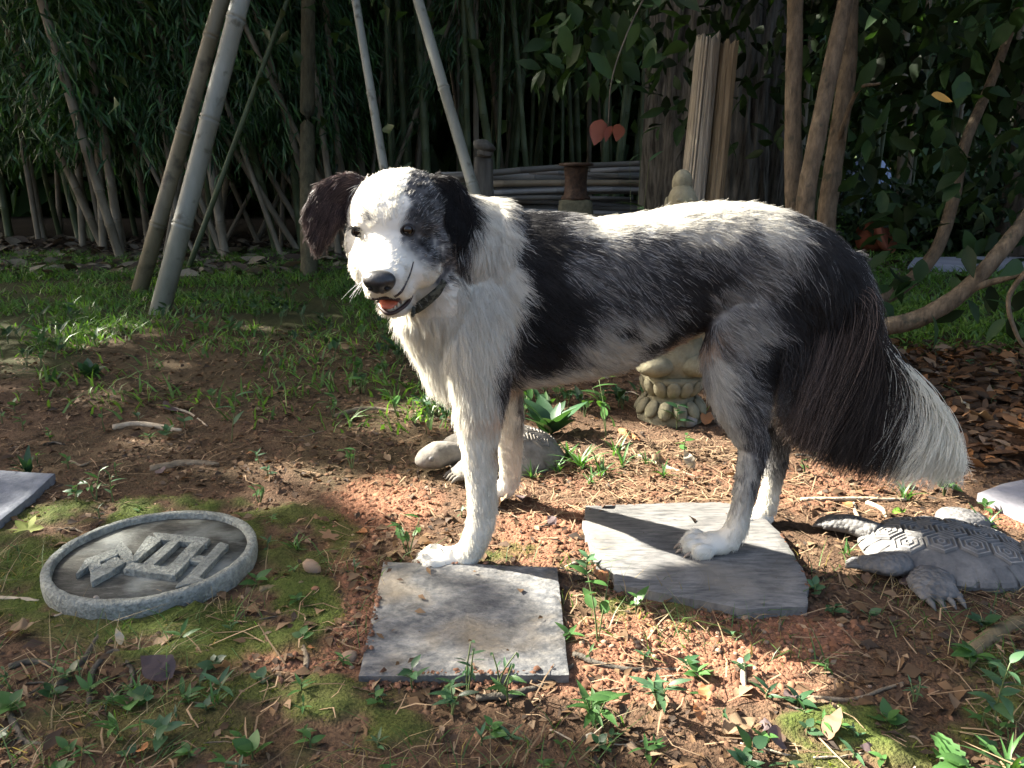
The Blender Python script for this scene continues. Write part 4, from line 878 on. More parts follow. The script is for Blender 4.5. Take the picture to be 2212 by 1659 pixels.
def coat(p, jit=0.0):
    q = body_xy(p); W_ = np.stack([fbm(p, 22, 51) - .5, fbm(p, 22, 55) - .5], -1) * 75 + np.stack([fbm(p, 70, 57) - .5, fbm(p, 70, 58) - .5], -1) * 30
    b = q + W_; n_ = len(p)
    t = np.full(n_, .46) + (fbm(p, 40, 59) - .5) * .9
    for row in [(1390, 468, 230, 52, -3, .96), (1280, 464, 130, 44, 3, .93), (1205, 452, 90, 36, 0, .92), (1590, 440, 120, 34, 3, .9), (1140, 462, 70, 28, 12, .72), (1470, 505, 120, 26, -8, .70),  # white saddle, painted lighter along the back to read as sunlit
                (1190, 640, 88, 170, 6, .02), (1165, 545, 62, 105, -8, .04), (1255, 560, 45, 60, 15, .14), (1330, 562, 95, 42, 0, .50), (1400, 592, 85, 38, 0, .20), (1475, 560, 85, 36, 10, .22), (1500, 610, 75, 36, 0, .12), (1395, 525, 70, 22, -6, .30),
                (1345, 655, 110, 34, -8, .30), (1325, 715, 95, 58, -10, .78), (1332, 683, 17, 12, 0, .05, .3), (1450, 690, 85, 30, -38, .05), (1405, 735, 45, 25, -30, .10),
                (1760, 640, 115, 190, 0, .06), (1705, 545, 75, 62, 30, .10), (1680, 700, 90, 95, 0, .07), (1645, 505, 52, 26, 32, .92), (1665, 540, 26, 50, -20, .55), (1600, 600, 85, 34, -42, .50), (1545, 650, 40, 52, 10, .52),
                (1600, 805, 95, 90, 0, .45), (1625, 745, 48, 46, 20, .05), (1548, 765, 34, 80, 0, .50), (1590, 690, 50, 35, -30, .60), (1580, 860, 45, 40, 0, .42), (1660, 820, 40, 60, 0, .5),
                (1605, 955, 62, 90, 0, .36), (1648, 985, 16, 105, 8, .05), (1520, 830, 24, 115, 0, .78), (1560, 960, 22, 110, -10, .74), (1590, 1060, 30, 60, 0, .75)]:
        t = paint(t, b, *row)
    t = t + (fbm(p * [1, 1, 1.6], 75, 66, 3) - .5) * .55 * np.exp(-((t - .36) / .26) ** 2)
    t = paint(t, b, 1240, 822, 210, 36, -9, .78); t = paint(t, b, 1460, 742, 60, 22, -28, .75)
    rgb_w = np.array([1.0, 1.0, 1.0])
    # white fore part and white feet
    edge = np.interp(b[:, 1], [440, 500, 600, 700, 780, 860, 1300], [1075, 1122, 1128, 1100, 1086, 1110, 1110])
    t = np.where(True, t + (.97 - t) * sst(14, -14, b[:, 0] - edge), t)
    foot = sst(1010, 1085, b[:, 1] + (b[:, 0] - 1600) * -.15); t = t + (.95 - t) * foot
    t = paint(t, b, 1098, 815, 14, 55, 0, .14, .4)
    col = tone_rgb(t)
    pink = np.zeros(n_)
    for cx, cy_, rx, ry, rot in ((1240, 832, 200, 26, -9), (1475, 728, 70, 26, -25)): pink = paint(pink, q, cx, cy_, rx, ry, rot, 1.0)
    col = col * (1 + pink[:, None] * (np.array([.98, .76, .62]) - 1))
    tan = paint(np.zeros(n_), q, 1076, 928, 13, 15, 0, .8, .6)
    col = col + (np.array([.35, .2, .06]) - col) * tan[:, None]
    # head: white blaze, merle patch round one eye, dark ears
    h = toH(p); nz = fbm(p, 42, 61) - .5; nz2 = fbm(p, 110, 62) - .5
    hd = (np.linalg.norm(h * [1, 1, 1], axis=1) < .125) | ((h[:, 0] > .02) & (h[:, 0] < .2) & (np.abs(h[:, 1]) < .07) & (np.abs(h[:, 2]) < .14))
    hd &= (p[:, 1] < 1.33)
    th = np.full(n_, .97)
    rr_, uu, ff = h[:, 1] + nz * .03, h[:, 2] + nz * .02, h[:, 0]
    e1 = np.sqrt(((rr_ - .056) / .040) ** 2 + ((uu - .004) / .046) ** 2); m1 = sst(1.2, .85, e1) * (ff > -.09) * sst(.104, .07, ff + nz * .02)
    th = th + ((.22 + nz2 * .9) - th) * m1
    e2 = np.sqrt(((rr_ - .072) / .034) ** 2 + ((uu + .052) / .036) ** 2); th = th + ((.42 + nz2 * 1.2) - th) * sst(1.25, .75, e2) * (ff < .06)
    e3 = np.sqrt(((rr_ - .032) / .013) ** 2 + ((uu - .055) / .014) ** 2); th = th + (.2 - th) * sst(1.3, .7, e3)
    e4 = np.sqrt(((rr_ + .031) / .007) ** 2 + ((uu - .028) / .006) ** 2); th = th + (.3 - th) * sst(1.4, .7, e4) * .8
    ch = tone_rgb(th); ch = np.where((m1 > .3)[:, None], ch * np.array([1, 1.0, .97]), ch)
    col = np.where(hd[:, None], ch, col)
    for es, cc_ in ((earL, np.array([.036, .024, .023])), (earR, np.array([.013, .011, .011]))):
        d_ = np.min(np.linalg.norm(p[:, None, :] - es[None, 4:, :3], axis=2) / np.maximum(es[None, 4:, 3], .014), axis=1)
        m_ = sst(1.35, 1.05, d_)
        col = col + (cc_ * (1 + nz2[:, None] * .8) - col) * m_[:, None]
    return np.clip(col, .006, .9)
skin = coat(DV) * .9
a_ = me_d.attributes.new('col', 'FLOAT_COLOR', 'POINT'); a_.data.foreach_set('color', np.concatenate([skin, np.ones((nv, 1))], 1).astype(np.float32).ravel())
m, n, l, b = new_mat('dog_skin'); at = n.new('ShaderNodeAttribute'); at.attribute_name = 'col'; l.new(at.outputs['Color'], b.inputs['Base Color']); b.inputs['Roughness'].default_value = .9; b.inputs['Specular IOR Level'].default_value = .1
me_d.materials.append(m)
tag(dog, 'white and grey merle shaggy dog standing on two slates, looking round with its mouth open', 'dog')

# ---- hair strands
def near_dist(p, s_):
    out = np.empty(len(p))
    for i in range(0, len(p), 20000): out[i:i + 20000] = np.min(np.linalg.norm(p[i:i + 20000, None] - s_[None, :, :3], axis=2) - s_[None, :, 3] * .8, axis=1)
    return out
def sample(N):
    A_, B_, C_ = DV[TR[:, 0]], DV[TR[:, 1]], DV[TR[:, 2]]
    ar = np.linalg.norm(np.cross(B_ - A_, C_ - A_), axis=1)
    cen = (A_ + B_ + C_) / 3; hh = toH(cen); w = np.where((hh[:, 0] > -.06) & (np.linalg.norm(hh, axis=1) < .2), 2.4, 1.0)
    i = rng.choice(len(TR), N, p=ar * w / (ar * w).sum()); u = rng.random((N, 1)); v = rng.random((N, 1)); fl = (u + v) > 1; u = np.where(fl, 1 - u, u); v = np.where(fl, 1 - v, v)
    p = A_[i] + (B_[i] - A_[i]) * u + (C_[i] - A_[i]) * v
    nn = unit(DN[TR[i, 0]] * (1 - u - v) + DN[TR[i, 1]] * u + DN[TR[i, 2]] * v)
    return p, nn
eyeL, neL = hit(775, 500); eyeR, neR = hit(881, 497); noseP = HL(.157, 0, -.024)
NF = 260000
p, nn = sample(NF)
q = body_xy(p); h = toH(p); hd = np.linalg.norm(h, axis=1) < .10
face = ((h[:, 0] > -.03) & (np.abs(h[:, 1]) < .085) & (h[:, 2] > -.13) & (h[:, 0] < .22) & (p[:, 1] < 1.26) & (h[:, 2] < .09)) | hd
dEL, dER = near_dist(p, earL[4:]), near_dist(p, earR[4:]); ears = (dEL < .006) | (dER < .006)
leg = sst(835, 900, q[:, 1]); 
d = np.zeros((NF, 3)); d[:] = [.80, 0, -.5]
chest = sst(1160, 1040, q[:, 0]) * (1 - leg); d += (np.array([.25, 0, -1.1]) - d) * chest[:, None]
topm = sst(.4, .9, nn[:, 2]) * (1 - chest); d += (np.array([1.0, 0, -.12]) - d) * topm[:, None]
rump = sst(1600, 1760, q[:, 0]) * (1 - topm); d += (np.array([.35, 0, -1.0]) - d) * rump[:, None]
d += (np.array([.22, 0, -1.0]) - d) * leg[:, None]
isf = np.zeros(NF, bool)
for pw in paws:
    k_ = (np.linalg.norm((p - pw) * [1, 1, 1.3], axis=1) < .055) & (p[:, 2] < pw[2] + .02); d[k_] = [-.9, 0, -.45]; isf |= k_
awayn = unit(p - HL(.15, 0, -.02)); awayn = awayn + hu * -.25; d[face] = awayn[face]
ed = np.zeros((NF, 3)); 
for es, dm in ((earL, dEL), (earR, dER)):
    T_ = unit(np.gradient(es[:, :3], axis=0)); k_ = np.where(dm < .006)[0]
    if len(k_): d[k_] = T_[np.argmin(np.linalg.norm(p[k_][:, None] - es[None, :, :3], axis=2), axis=1)]
d = d + np.stack([fbm(p, 26, 71 + k) - .5 for k in range(3)], -1) * .8 + np.stack([fbm(p, 75, 81 + k) - .5 for k in range(3)], -1) * .5
d = unit(d - nn * np.sum(d * nn, 1, keepdims=True))
L_ = np.full(NF, .025); L_ = L_ + (.032 - L_) * chest; L_ = L_ + (.034 - L_) * rump
L_ = L_ + (.015 - L_) * leg; L_ = np.where((leg > .5) & (nn[:, 0] > .3), .022, L_)
L_ = np.where(q[:, 1] > 1040, .015, L_); L_[isf] = .010
fl_ = sst(.0, .15, h[:, 0]); L_ = np.where(face, .015 - .007 * fl_, L_); L_ = np.where(face & (h[:, 0] < .02), .015, L_); L_ = np.where(ears, .020, L_)
L_ = np.where((nn[:, 2] < -.4) & (leg < .3), L_ * .8, L_)
lift = np.where(ears, .4, 0) + np.where(ears, 0, 1) * np.where(face, .28, np.where(leg > .5, .35, .42)); lift = np.where(isf, .3, lift)
ok_ = (np.linalg.norm(p - eyeL, axis=1) > .0102) & (np.linalg.norm(p - eyeR, axis=1) > .0095) & (np.linalg.norm(p - noseP, axis=1) > .024)
ok_ &= ~((h[:, 0] > .02) & (h[:, 2] < -.058) & (h[:, 2] > -.088) & (np.abs(h[:, 1]) < .05) & (nn @ hf > -.2) & (np.abs(nn @ hu) > .5))   # inside of the mouth stays bare
ok_ &= p[:, 2] > .012
p, nn, d, L_, lift = p[ok_], nn[ok_], d[ok_], L_[ok_], lift[ok_]; NF = len(p)
L_ = L_ * rng.uniform(.65, 1.2, NF); K = 5
ts = np.linspace(0, 1, K)
nz = rng.normal(size=(NF, 3)) * .16; cl = np.stack([fbm(p, 130, 91 + k, 2) - .5 for k in range(3)], -1) * 1.7
strands = np.empty((NF, K, 3))
for k, t in enumerate(ts):
    s_ = t * L_[:, None]
    strands[:, k] = p - nn * .001 + d * s_ * (1 - .12 * t) + nn * s_ * (lift[:, None] * (1 - .75 * t)) + (nz + cl) * s_ * t * .45 + np.array([0, 0, -1]) * s_ * t * .12
cols = coat(p + d * (rng.normal(size=(NF, 1)) * .006) + rng.normal(size=(NF, 3)) * .003); cols = cols * (1 + (fbm(p, 150, 98, 2) - .5) * np.where(cols.mean(1) > .5, .25, .9))[:, None]; jit = rng.random(NF)
g_ = cols.mean(1); mid = np.exp(-((g_ - .16) / .12) ** 2)
cols = cols * (1 + (rng.uniform(-.25, .25, NF) * np.where(g_ > .5, .35, 1))[:, None]); cols = np.where(((jit < .16) & (mid > .45))[:, None], np.array([.5, .49, .47]), cols); cols = np.where(((jit > .72) & (mid > .45))[:, None], cols * .3, cols)
earm = (dEL[ok_] < .008); cols = np.where((earm & (jit < .35))[:, None], cols * rng.uniform(1.5, 3.5, (NF, 1)), cols)  # lighter left ear strands paint in the highlights of grazing sun
white_dirt = (.95 + .12 * fbm(p, 30, 99))[:, None]; cols = cols * np.where(g_[:, None] > .5, white_dirt, 1)
# tail plume: long hair hanging from the tail
N = 38000
spine = spline(np.array([[*P(x, y, Y)] for x, y, Y in [(1770, 700, 1.30), (1812, 690, 1.32), (1850, 690, 1.31), (1874, 738, 1.295), (1932, 798, 1.28), (1988, 852, 1.272), (2030, 918, 1.27), (2042, 970, 1.27)]]), 12)
tips = spline(np.array([[*P(x, y, Y)] for x, y, Y in [(1688, 910, 1.275), (1712, 965, 1.27), (1760, 1003, 1.265), (1830, 1030, 1.262), (1905, 1038, 1.26), (1975, 1038, 1.262), (2022, 1030, 1.265), (2046, 998, 1.27)]]), 12)
s0 = rng.random(N) ** .95; s1 = s0 + np.clip(rng.normal(size=N), -2, 2) * .045; lk = (np.floor(s1 * 34 + rng.normal(size=N) * .35) + .5) / 34 + .012 * np.sin(s0 * 91); s1 = np.clip(s1 + (lk - s1) * rng.uniform(.3, .9, N), 0, 1); ii = np.linspace(0, 1, len(spine))
def at(c_, s_): return np.stack([np.interp(s_, ii, c_[:, k]) for k in range(3)], -1)
r0_ = at(spine, s0); t0_ = at(tips, s1); tn = unit(at(spine, np.clip(s0 + .03, 0, 1)) - at(spine, np.clip(s0 - .03, 0, 1)))
side = rng.normal(size=N); off = np.stack([np.zeros(N), side * .022, np.zeros(N)], -1)
upr = rng.random(N) ** 1.6 * np.clip(1 - s0 * 1.6, 0, 1); r0_ = r0_ + off * .6 + rng.normal(size=(N, 3)) * .006 + np.stack([-.035 * upr + .02 * rng.normal(size=N) * upr, -.012 * upr, .085 * upr], -1); qf = rng.uniform(.45, 1.04, N)[:, None] ** .8
lock = np.stack([np.sin(s1 * 90 + 3 * vnoise(np.stack([s1 * 30, s1 * 0], -1), 1, 4)), np.cos(s1 * 70), 0 * s1], -1) * .011
end = r0_ + (t0_ + np.array([0, 0, .010]) - r0_) * qf + np.clip(off, -.035, .035) * 1.5 + np.clip(rng.normal(size=(N, 3)), -2, 2) * .005 + lock
ctl = r0_ + tn * np.linalg.norm(end - r0_, axis=1)[:, None] * (.7 * (.2 + s0))[:, None] + np.array([0, 0, .006])
plume = np.stack([r0_ * (1 - t) ** 2 + ctl * 2 * t * (1 - t) + end * t * t for t in np.linspace(0, 1, 7)], 1)
wav = np.sin(np.linspace(0, 7, 7)[None] + (s1 * 45 + 2 * vnoise(np.stack([s1 * 25, side * .7], -1), 1, 9))[:, None]) * .0045; plume[:, :, 0] += wav * np.linspace(0, 1, 7)[None]
tt = s1 + (vnoise(np.stack([s1 * 60, qf[:, 0] * 3], -1), 1, 6) - .5) * .12 + rng.normal(size=N) * .035
pc = np.where((tt > .54)[:, None], np.array([.84, .80, .68]), np.where(((tt < .22) & (rng.random(N) < .6))[:, None], np.array([.15, .11, .09]), np.array([.034, .026, .022])))
topsheen = (s0 > .5) & (rng.random(N) < .25) & (qf[:, 0] > .8); pc = np.where((topsheen & (side > .3))[:, None], np.array([.45, .46, .48]), pc)  # some outer tail strands coloured bluish for the skylight sheen
pc = pc * np.where(tt > .54, rng.uniform(.85, 1.12, N), rng.uniform(.5, 1.8, N))[:, None]
# back-of-thigh feathering
pw_, nw_ = sample(60000); qb = body_xy(pw_); kf = (qb[:, 0] > 1640) & (qb[:, 0] < 1840) & (qb[:, 1] > 690) & (qb[:, 1] < 880) & (pw_[:, 1] < 1.34) & (nw_[:, 0] > -.2); pw_, nw_ = pw_[kf][:5000], nw_[kf][:5000]; Nf = len(pw_)
lf = rng.uniform(.04, .085, Nf)[:, None]
feath = np.stack([pw_ + nw_ * lf * .25 * t * (1 - .5 * t) + (np.array([.06, -.03, -1]) + rng.normal(size=(Nf, 3)) * .12) * lf * t for t in np.linspace(0, 1, 7)], 1)
fc = coat(pw_) * rng.uniform(.7, 1.5, (Nf, 1)) + np.array([.02, .014, .01]) * rng.random((Nf, 1))
def hair(name, sets, parent, mat):
    cnt = [s_.shape[1] for s_, _, _, _ in sets for _ in range(len(s_))]
    hc = bpy.data.hair_curves.new(name); hc.add_curves(cnt)
    P_ = np.concatenate([s_.reshape(-1, 3) for s_, _, _, _ in sets]).astype(np.float32)
    hc.attributes['position'].data.foreach_set('vector', P_.ravel()) if 'position' in hc.attributes else hc.points.foreach_set('position', P_.ravel())
    rad = np.concatenate([(np.full((len(s_), 1), r_) * np.linspace(1, tp, s_.shape[1])[None]).ravel() for s_, _, r_, tp in sets]).astype(np.float32)
    ra_ = hc.attributes.get('radius') or hc.attributes.new('radius', 'FLOAT', 'POINT'); ra_.data.foreach_set('value', rad)
    ca = hc.attributes.new('col', 'FLOAT_COLOR', 'POINT'); cc_ = np.concatenate([np.repeat(c_, s_.shape[1], 0) for s_, c_, _, _ in sets])
    ca.data.foreach_set('color', np.concatenate([cc_, np.ones((len(cc_), 1))], 1).astype(np.float32).ravel())
    o = bpy.data.objects.new(name, hc); COL.objects.link(o); hc.materials.append(mat); o.parent = parent; return o
m, n, l, b = new_mat('dog_hair'); at_ = n.new('ShaderNodeAttribute'); at_.attribute_name = 'col'; l.new(at_.outputs['Color'], b.inputs['Base Color'])
b.inputs['Roughness'].default_value = .5; b.inputs['Specular IOR Level'].default_value = .25
tr = n.new('ShaderNodeBsdfTranslucent'); l.new(at_.outputs['Color'], tr.inputs['Color']); mx = n.new('ShaderNodeMixShader'); mx.inputs[0].default_value = .30
l.new(b.outputs[0], mx.inputs[1]); l.new(tr.outputs[0], mx.inputs[2]); l.new(mx.outputs[0], n['Material Output'].inputs[0])
M_hair = m
hair('fur', [(strands, cols, .00030, .25)], dog, M_hair)
hair('tail_plume', [(plume, pc, .00042, .3), (feath, fc, .0004, .3)], dog, M_hair)

# ---- eyes, nose, mouth, whiskers, collar
M_eye = noise_mat('eye_brown', [(.3, (.006, .004, .003)), (.7, (.016, .009, .006))], 200, .06, 0, spec=.6)
M_lid = plain('eye_rim', (.012, .010, .010), .4)
for e, nr, lab in ((eyeL, neL, None), (eyeR, neR, None)):
    fwd = unit(np.array([0, 0, CAMH]) - e) * .6 + hf * .4; fwd = unit(fwd)
    ctr = e - fwd * .004
    eo = link('eye', mk('eye', *ell((0, 0, 0), (.0098, .0098, .0098), n=20, m=14)), M_eye, dog, ctr)
    A_ = unit(np.cross(fwd, [0, 0, 1])); B_ = np.cross(A_, fwd); th = np.linspace(0, 6.2832, 20)
    ring = np.array([fwd * (.0068 + .001 * math.cos(2 * t)) + A_ * .0092 * math.cos(t) + B_ * .0072 * math.sin(t) for t in th])
    link('eye_rim', mk('eye_rim', *loft(ring, np.full(20, .0017), n=7, caps=False)), M_lid, eo)
M_nose = noise_mat('nose_leather', [(.3, (.010, .010, .011)), (.7, (.026, .026, .028))], 220, .35, .5, bscale=320, bdist=.001, spec=.5)
mb = MB()
V_, F_ = ell((0, 0, 0), (.0165, .0225, .0165), n=24, m=16); V_ = np.array(V_)
V_[:, 1] *= 1 + .18 * np.clip(V_[:, 2] / .0165, -1, 1)
for s_ in (-1, 1):
    dn = np.linalg.norm(V_ - np.array([.0125, s_ * .0115, -.004]), axis=1); V_[:, 0] -= .008 * np.exp(-(dn / .0055) ** 2)
dn = np.abs(V_[:, 1]); V_[:, 0] -= .002 * np.exp(-(dn / .002) ** 2) * (V_[:, 2] < 0)
nose = link('nose', mk('nose', V_ @ HM.T + HL(.150, 0, -.026), F_), M_nose, dog)
mb = MB()
for s_ in (-1, 1): mb.add(*ell(HL(.1598, s_ * .0115, -.031), (.0025, .004, .003), rot=HM, n=10, m=7))
link('nostrils', mb.mesh('nostrils'), plain('nostril_dark', (.003, .003, .003), .6), nose)
M_mouth = plain('mouth_flesh', (.16, .035, .03), .3, scale=60); M_tongue = plain('tongue_pink', (.55, .16, .10), .3, scale=90); M_lip = plain('lip_dark', (.03, .016, .015), .35); M_tooth = plain('tooth_ivory', (.75, .70, .58), .25)
def htube(rows, mat, name, n=12, par=dog):
    s_ = spline(np.array([[*HL(f, r_, u), a_, b_] for f, r_, u, a_, b_ in rows]), 4); return link(name, mk(name, *loft(s_[:, :3], s_[:, 3], s_[:, 4], n=n, up=hu)), mat, par)
mouth = htube([(.03, 0, -.066, .030, .016), (.07, 0, -.072, .025, .013), (.098, 0, -.076, .019, .010), (.112, 0, -.078, .013, .007)], M_mouth, 'mouth')
htube([(.04, 0, -.074, .018, .006), (.08, -.002, -.079, .017, .006), (.112, -.004, -.083, .014, .005), (.122, -.004, -.086, .008, .003)], M_tongue, 'tongue', par=mouth)
lip = [HL(.085, .024, -.087), HL(.098, .022, -.089), HL(.112, .0165, -.090), HL(.124, .006, -.092), HL(.125, -.005, -.092), HL(.113, -.016, -.090), HL(.098, -.022, -.089), HL(.085, -.024, -.087)]
link('lower_lip', mk('lower_lip', *loft(spline(lip, 6), np.full(43, .0032), n=8)), M_lip, mouth)
tooth = mk('tooth', *loft([[0, 0, 0], [0, 0, .004], [0, 0, .0075]], [.0021, .002, .0006], n=7)); tooth.materials.append(M_tooth)
for k in range(8):
    t = (k - 3.5) / 3.5; o = link('tooth', tooth, None, mouth, HL(.121 - .016 * t * t, t * .0145, -.0885)); o.rotation_euler = (0, 0, 0); o.scale = (1, 1, 1.7 if k in (0, 7) else 1)
up_l = [hit(x, y)[0] for x, y in [(893, 566), (886, 590), (876, 612), (866, 630), (852, 640)]]
link('upper_lip', mk('upper_lip', *loft(spline(up_l, 6), np.linspace(.001, .0028, 25), n=8)), M_lip, mouth)
up2 = [HL(.135, r_, -.061 - .002 * abs(r_) / .02) for r_ in (-.020, -.010, 0, .010, .020)]
link('upper_lip', mk('upper_lip', *loft(spline(up2, 5), np.full(21, .0022), n=8)), M_lip, mouth)
wv = []
for k in range(12):
    s_ = -1 if k < 9 else 1; p0 = HL(rng.uniform(.09, .13), s_ * rng.uniform(.022, .032), rng.uniform(-.06, -.03)); dl = hr * s_ * rng.uniform(.6, 1) + hf * rng.uniform(-.1, .3) - np.array([0, 0, rng.uniform(.2, .9)]); Lw = rng.uniform(.02, .04)
    wv.append([p0 + dl * Lw * t + np.array([0, 0, -.25]) * Lw * t * t for t in np.linspace(0, 1, 6)])
hair('whiskers', [(np.array(wv), np.full((12, 3), .7), .0002, .3)], dog, M_hair)
brow = []
for k in range(60):
    t = rng.uniform(-1, 1); p0 = eyeL + hr * t * .011 + hu * (.0085 - .004 * t * t) + hf * .004; brow.append([p0 + (hf * .6 - hr * .5 + hu * .3 + rng.normal(size=3) * .2) * .009 * s_ for s_ in np.linspace(0, 1, 4)])
hair('lashes', [(np.array(brow), np.full((60, 3), .03), .0004, .4)], dog, M_hair)
cpts = []
for x, y in [(882, 668), (900, 662), (915, 652), (930, 640), (945, 624), (955, 606)]:
    h_, n_ = hit(x, y); cpts.append(h_ + n_ * .010 + np.array([0, -.003, 0]))
M_collar = noise_mat('collar_dark_green', [(.45, (.02, .022, .018)), (.55, (.09, .095, .075))], 120, .8, .2)
link('collar', mk('collar', *loft(spline(cpts, 6), np.full(31, .003), np.full(31, .0075), n=10, up=(.2, -.4, 1), sq=4)), M_collar, dog)
mb = MB()
for (cx, cy_, Y, s_) in [(978, 1206, 1.228, 1)]:
    c0 = P(cx, cy_, Y)
    for dx, dy in [(-.049, -.024), (-.060, -.009), (-.060, .008), (-.050, .023)]: mb.add(*loft([c0 + [dx, dy, -.006], c0 + [dx - .008, dy, -.010], c0 + [dx - .013, dy, -.016]], [.003, .0026, .0008], n=7))
c0 = P(1550, 1173, 1.243)
for dx, dy in [(-.049, -.024), (-.060, -.009), (-.060, .008), (-.050, .023)]: mb.add(*loft([c0 + [dx, dy, -.006], c0 + [dx - .008, dy, -.010], c0 + [dx - .013, dy, -.016]], [.003, .0026, .0008], n=7))
link('claws', mb.mesh('claws'), plain('claw_horn', (.25, .2, .16), .4), dog)

# ================================================================== GROUND COVER
SLABS = [[(829, 1213), (1203, 1224), (1229, 1458), (775, 1460)], [(1258, 1128), (1275, 1092), (1560, 1084), (1690, 1155), (1750, 1262), (1742, 1308), (1598, 1316), (1328, 1263)], [(-200, 1000), (118, 1020), (0, 1130), (-200, 1220)], [(2108, 1066), (2350, 1000), (2420, 1120), (2205, 1112)]]
dc = G(335, 1222)
def free(p):
    """True where no stone lies"""
    q = toD(np.concatenate([p[:, :2], np.zeros((len(p), 1))], 1)); k = np.ones(len(p), bool)
    for s_ in SLABS: k &= ~inpoly(q, s_)
    k &= np.hypot(p[:, 0] - dc[0], p[:, 1] - dc[1]) > .172
    k &= ~(((q[:, 0] - 2045) / 165) ** 2 + ((q[:, 1] - 1190) / 75) ** 2 < 1)
    return k
def scatter(N, x0, x1, y0, y1, power=1.6):
    """points on the ground, thicker towards the camera side"""
    y = y0 + (y1 - y0) * rng.random(N) ** power; w = np.interp(y, [y0, y1], [.55, 1.0]); x = x0 + (x1 - x0) * rng.random(N)
    p = np.stack([x, y, gz(x, y)], -1); return p
M_litter = leaf_mat('leaf_litter', attr='col', rough=.8, trans=.12, var=0, spec=.2, tcol=(1.3, 1, .7))
M_soilbit = leaf_mat('soil_crumb', attr='col', rough=.95, trans=0, var=0, spec=.1)
M_moss = leaf_mat('moss', attr='col', rough=.7, trans=.3, var=0, spec=.15)
M_grass = leaf_mat('grass', attr='col', rough=.45, trans=.35, var=0, spec=.35)
# --- small brown leaf fragments and chips
def litter(name, p, Lr, cols, mat):
    N = len(p); a_ = rng.random(N) * 6.283; d = np.stack([np.cos(a_), np.sin(a_), rng.normal(size=N) * .22], -1)
    nn = np.stack([rng.normal(size=N) * .45, rng.normal(size=N) * .45, np.ones(N)], -1); L_ = rng.uniform(*Lr, N) * rng.choice([.6, 1, 1, 1.5], N)
    p = p + [0, 0, .002]
    f_ = leaf_cloud2 if Lr[1] > .04 else leaf_cloud
    return tag(link(name, f_(name, p, d, nn, L_, L_ * rng.uniform(.25, .7, N), cols, .1), mat), kind='stuff')
p = scatter(60000, -1.7, 1.9, .5, 3.2); zm_, zr_, zg_ = zones(p[:, :2]); cl = fbm(p[:, :2], 6, 120)
fr = free(p); p[~fr, 2] = .0125; k = (fr & (rng.random(len(p)) < (.30 + 1.1 * sst(.4, .62, cl)) * (1 - .72 * zm_) * (1 - .55 * zr_))) | (~fr & (rng.random(len(p)) < .035) & (np.hypot(p[:, 0] - dc[0], p[:, 1] - dc[1]) > .19)); p = p[k]; N = len(p)
pal = np.array([(.10, .062, .035), (.14, .085, .045), (.07, .045, .03), (.19, .125, .075), (.055, .04, .03), (.24, .17, .11)])
litter('leaf_litter', p, (.008, .022), pal[rng.choice(6, N, p=[.28, .25, .2, .12, .1, .05])] * rng.uniform(.6, 1.3, (N, 1)), M_litter)
p = np.stack([rng.uniform(.8, 2.6, 9000), rng.uniform(1.5, 3.0, 9000)], -1); q = toD(np.concatenate([p, np.zeros((9000, 1))], 1)); k = inpoly(q, [(1700, 800), (1900, 745), (2300, 755), (2600, 900), (2300, 1010), (1800, 1000)]); p = p[k]; N = len(p); p = np.concatenate([p, gz(p[:, 0], p[:, 1])[:, None] + rng.random((N, 1)) * .02], 1)
litter('dry_leaf_litter', p, (.025, .055), np.array([(.12, .065, .035), (.17, .09, .045), (.075, .048, .03), (.24, .16, .10), (.28, .13, .05)])[rng.choice(5, N, p=[.3, .25, .25, .13, .07])] * rng.uniform(.6, 1.2, (N, 1)), M_litter)
# bamboo litter: pale dry leaves along the foot of the grove
p = np.stack([rng.uniform(-4.5, 2.5, 9000), rng.uniform(4.7, 7, 9000)], -1); N = len(p); p = np.concatenate([p, gz(p[:, 0], p[:, 1])[:, None]], 1)
litter('bamboo_litter', p, (.05, .11), np.array([(.14, .11, .085), (.20, .17, .13), (.08, .06, .045), (.27, .23, .17)])[rng.choice(4, N)] * rng.uniform(.5, 1.1, (N, 1)), M_litter)
# --- crumbs and grit in the bare red soil: low many-sided lumps
base = np.array([[1, 0, 0], [.31, .95, 0], [-.81, .59, 0], [-.81, -.59, 0], [.31, -.95, 0], [.35, .2, .7], [-.35, -.15, .75], [.1, .1, -.5]]); bf = [[0, 1, 5], [1, 2, 5], [2, 6, 5], [2, 3, 6], [3, 4, 6], [4, 5, 6], [4, 0, 5]]
def crumbs(name, p, sr, cols):
    N = len(p); s_ = rng.uniform(*sr, N) * rng.choice([.6, .8, 1, 1.6], N); a_ = rng.random(N) * 6.283
    B = base[None] * (1 + .35 * (rng.random((N, 8, 1)) - .5)) * (s_[:, None] * np.stack([np.ones(N), rng.uniform(.6, 1, N), rng.uniform(.6, 1.1, N)], -1))[:, None, :]
    x = B[..., 0] * np.cos(a_)[:, None] - B[..., 1] * np.sin(a_)[:, None]; y = B[..., 0] * np.sin(a_)[:, None] + B[..., 1] * np.cos(a_)[:, None]
    V = np.stack([x, y, B[..., 2]], -1) + p[:, None]; Fc = (np.arange(N)[:, None, None] * 8 + np.array(bf)[None]).reshape(-1, 3)
    return tag(link(name, mk(name, V.reshape(-1, 3), Fc, False, np.repeat(cols, 8, 0)), M_soilbit), kind='stuff')
p = scatter(70000, -1.2, 1.6, .5, 2.2, 1.3); zm_, zr_, zg_ = zones(p[:, :2]); k = free(p) & (rng.random(len(p)) < np.maximum(zr_ * 1.1, .22) * (1 - zm_)); p = p[k]; N = len(p); zr_ = zr_[k]
cc = np.array([.185, .088, .052]) * zr_[:, None] + np.array([.10, .058, .036]) * (1 - zr_[:, None]); cc = cc * rng.uniform(.55, 1.5, (N, 1))
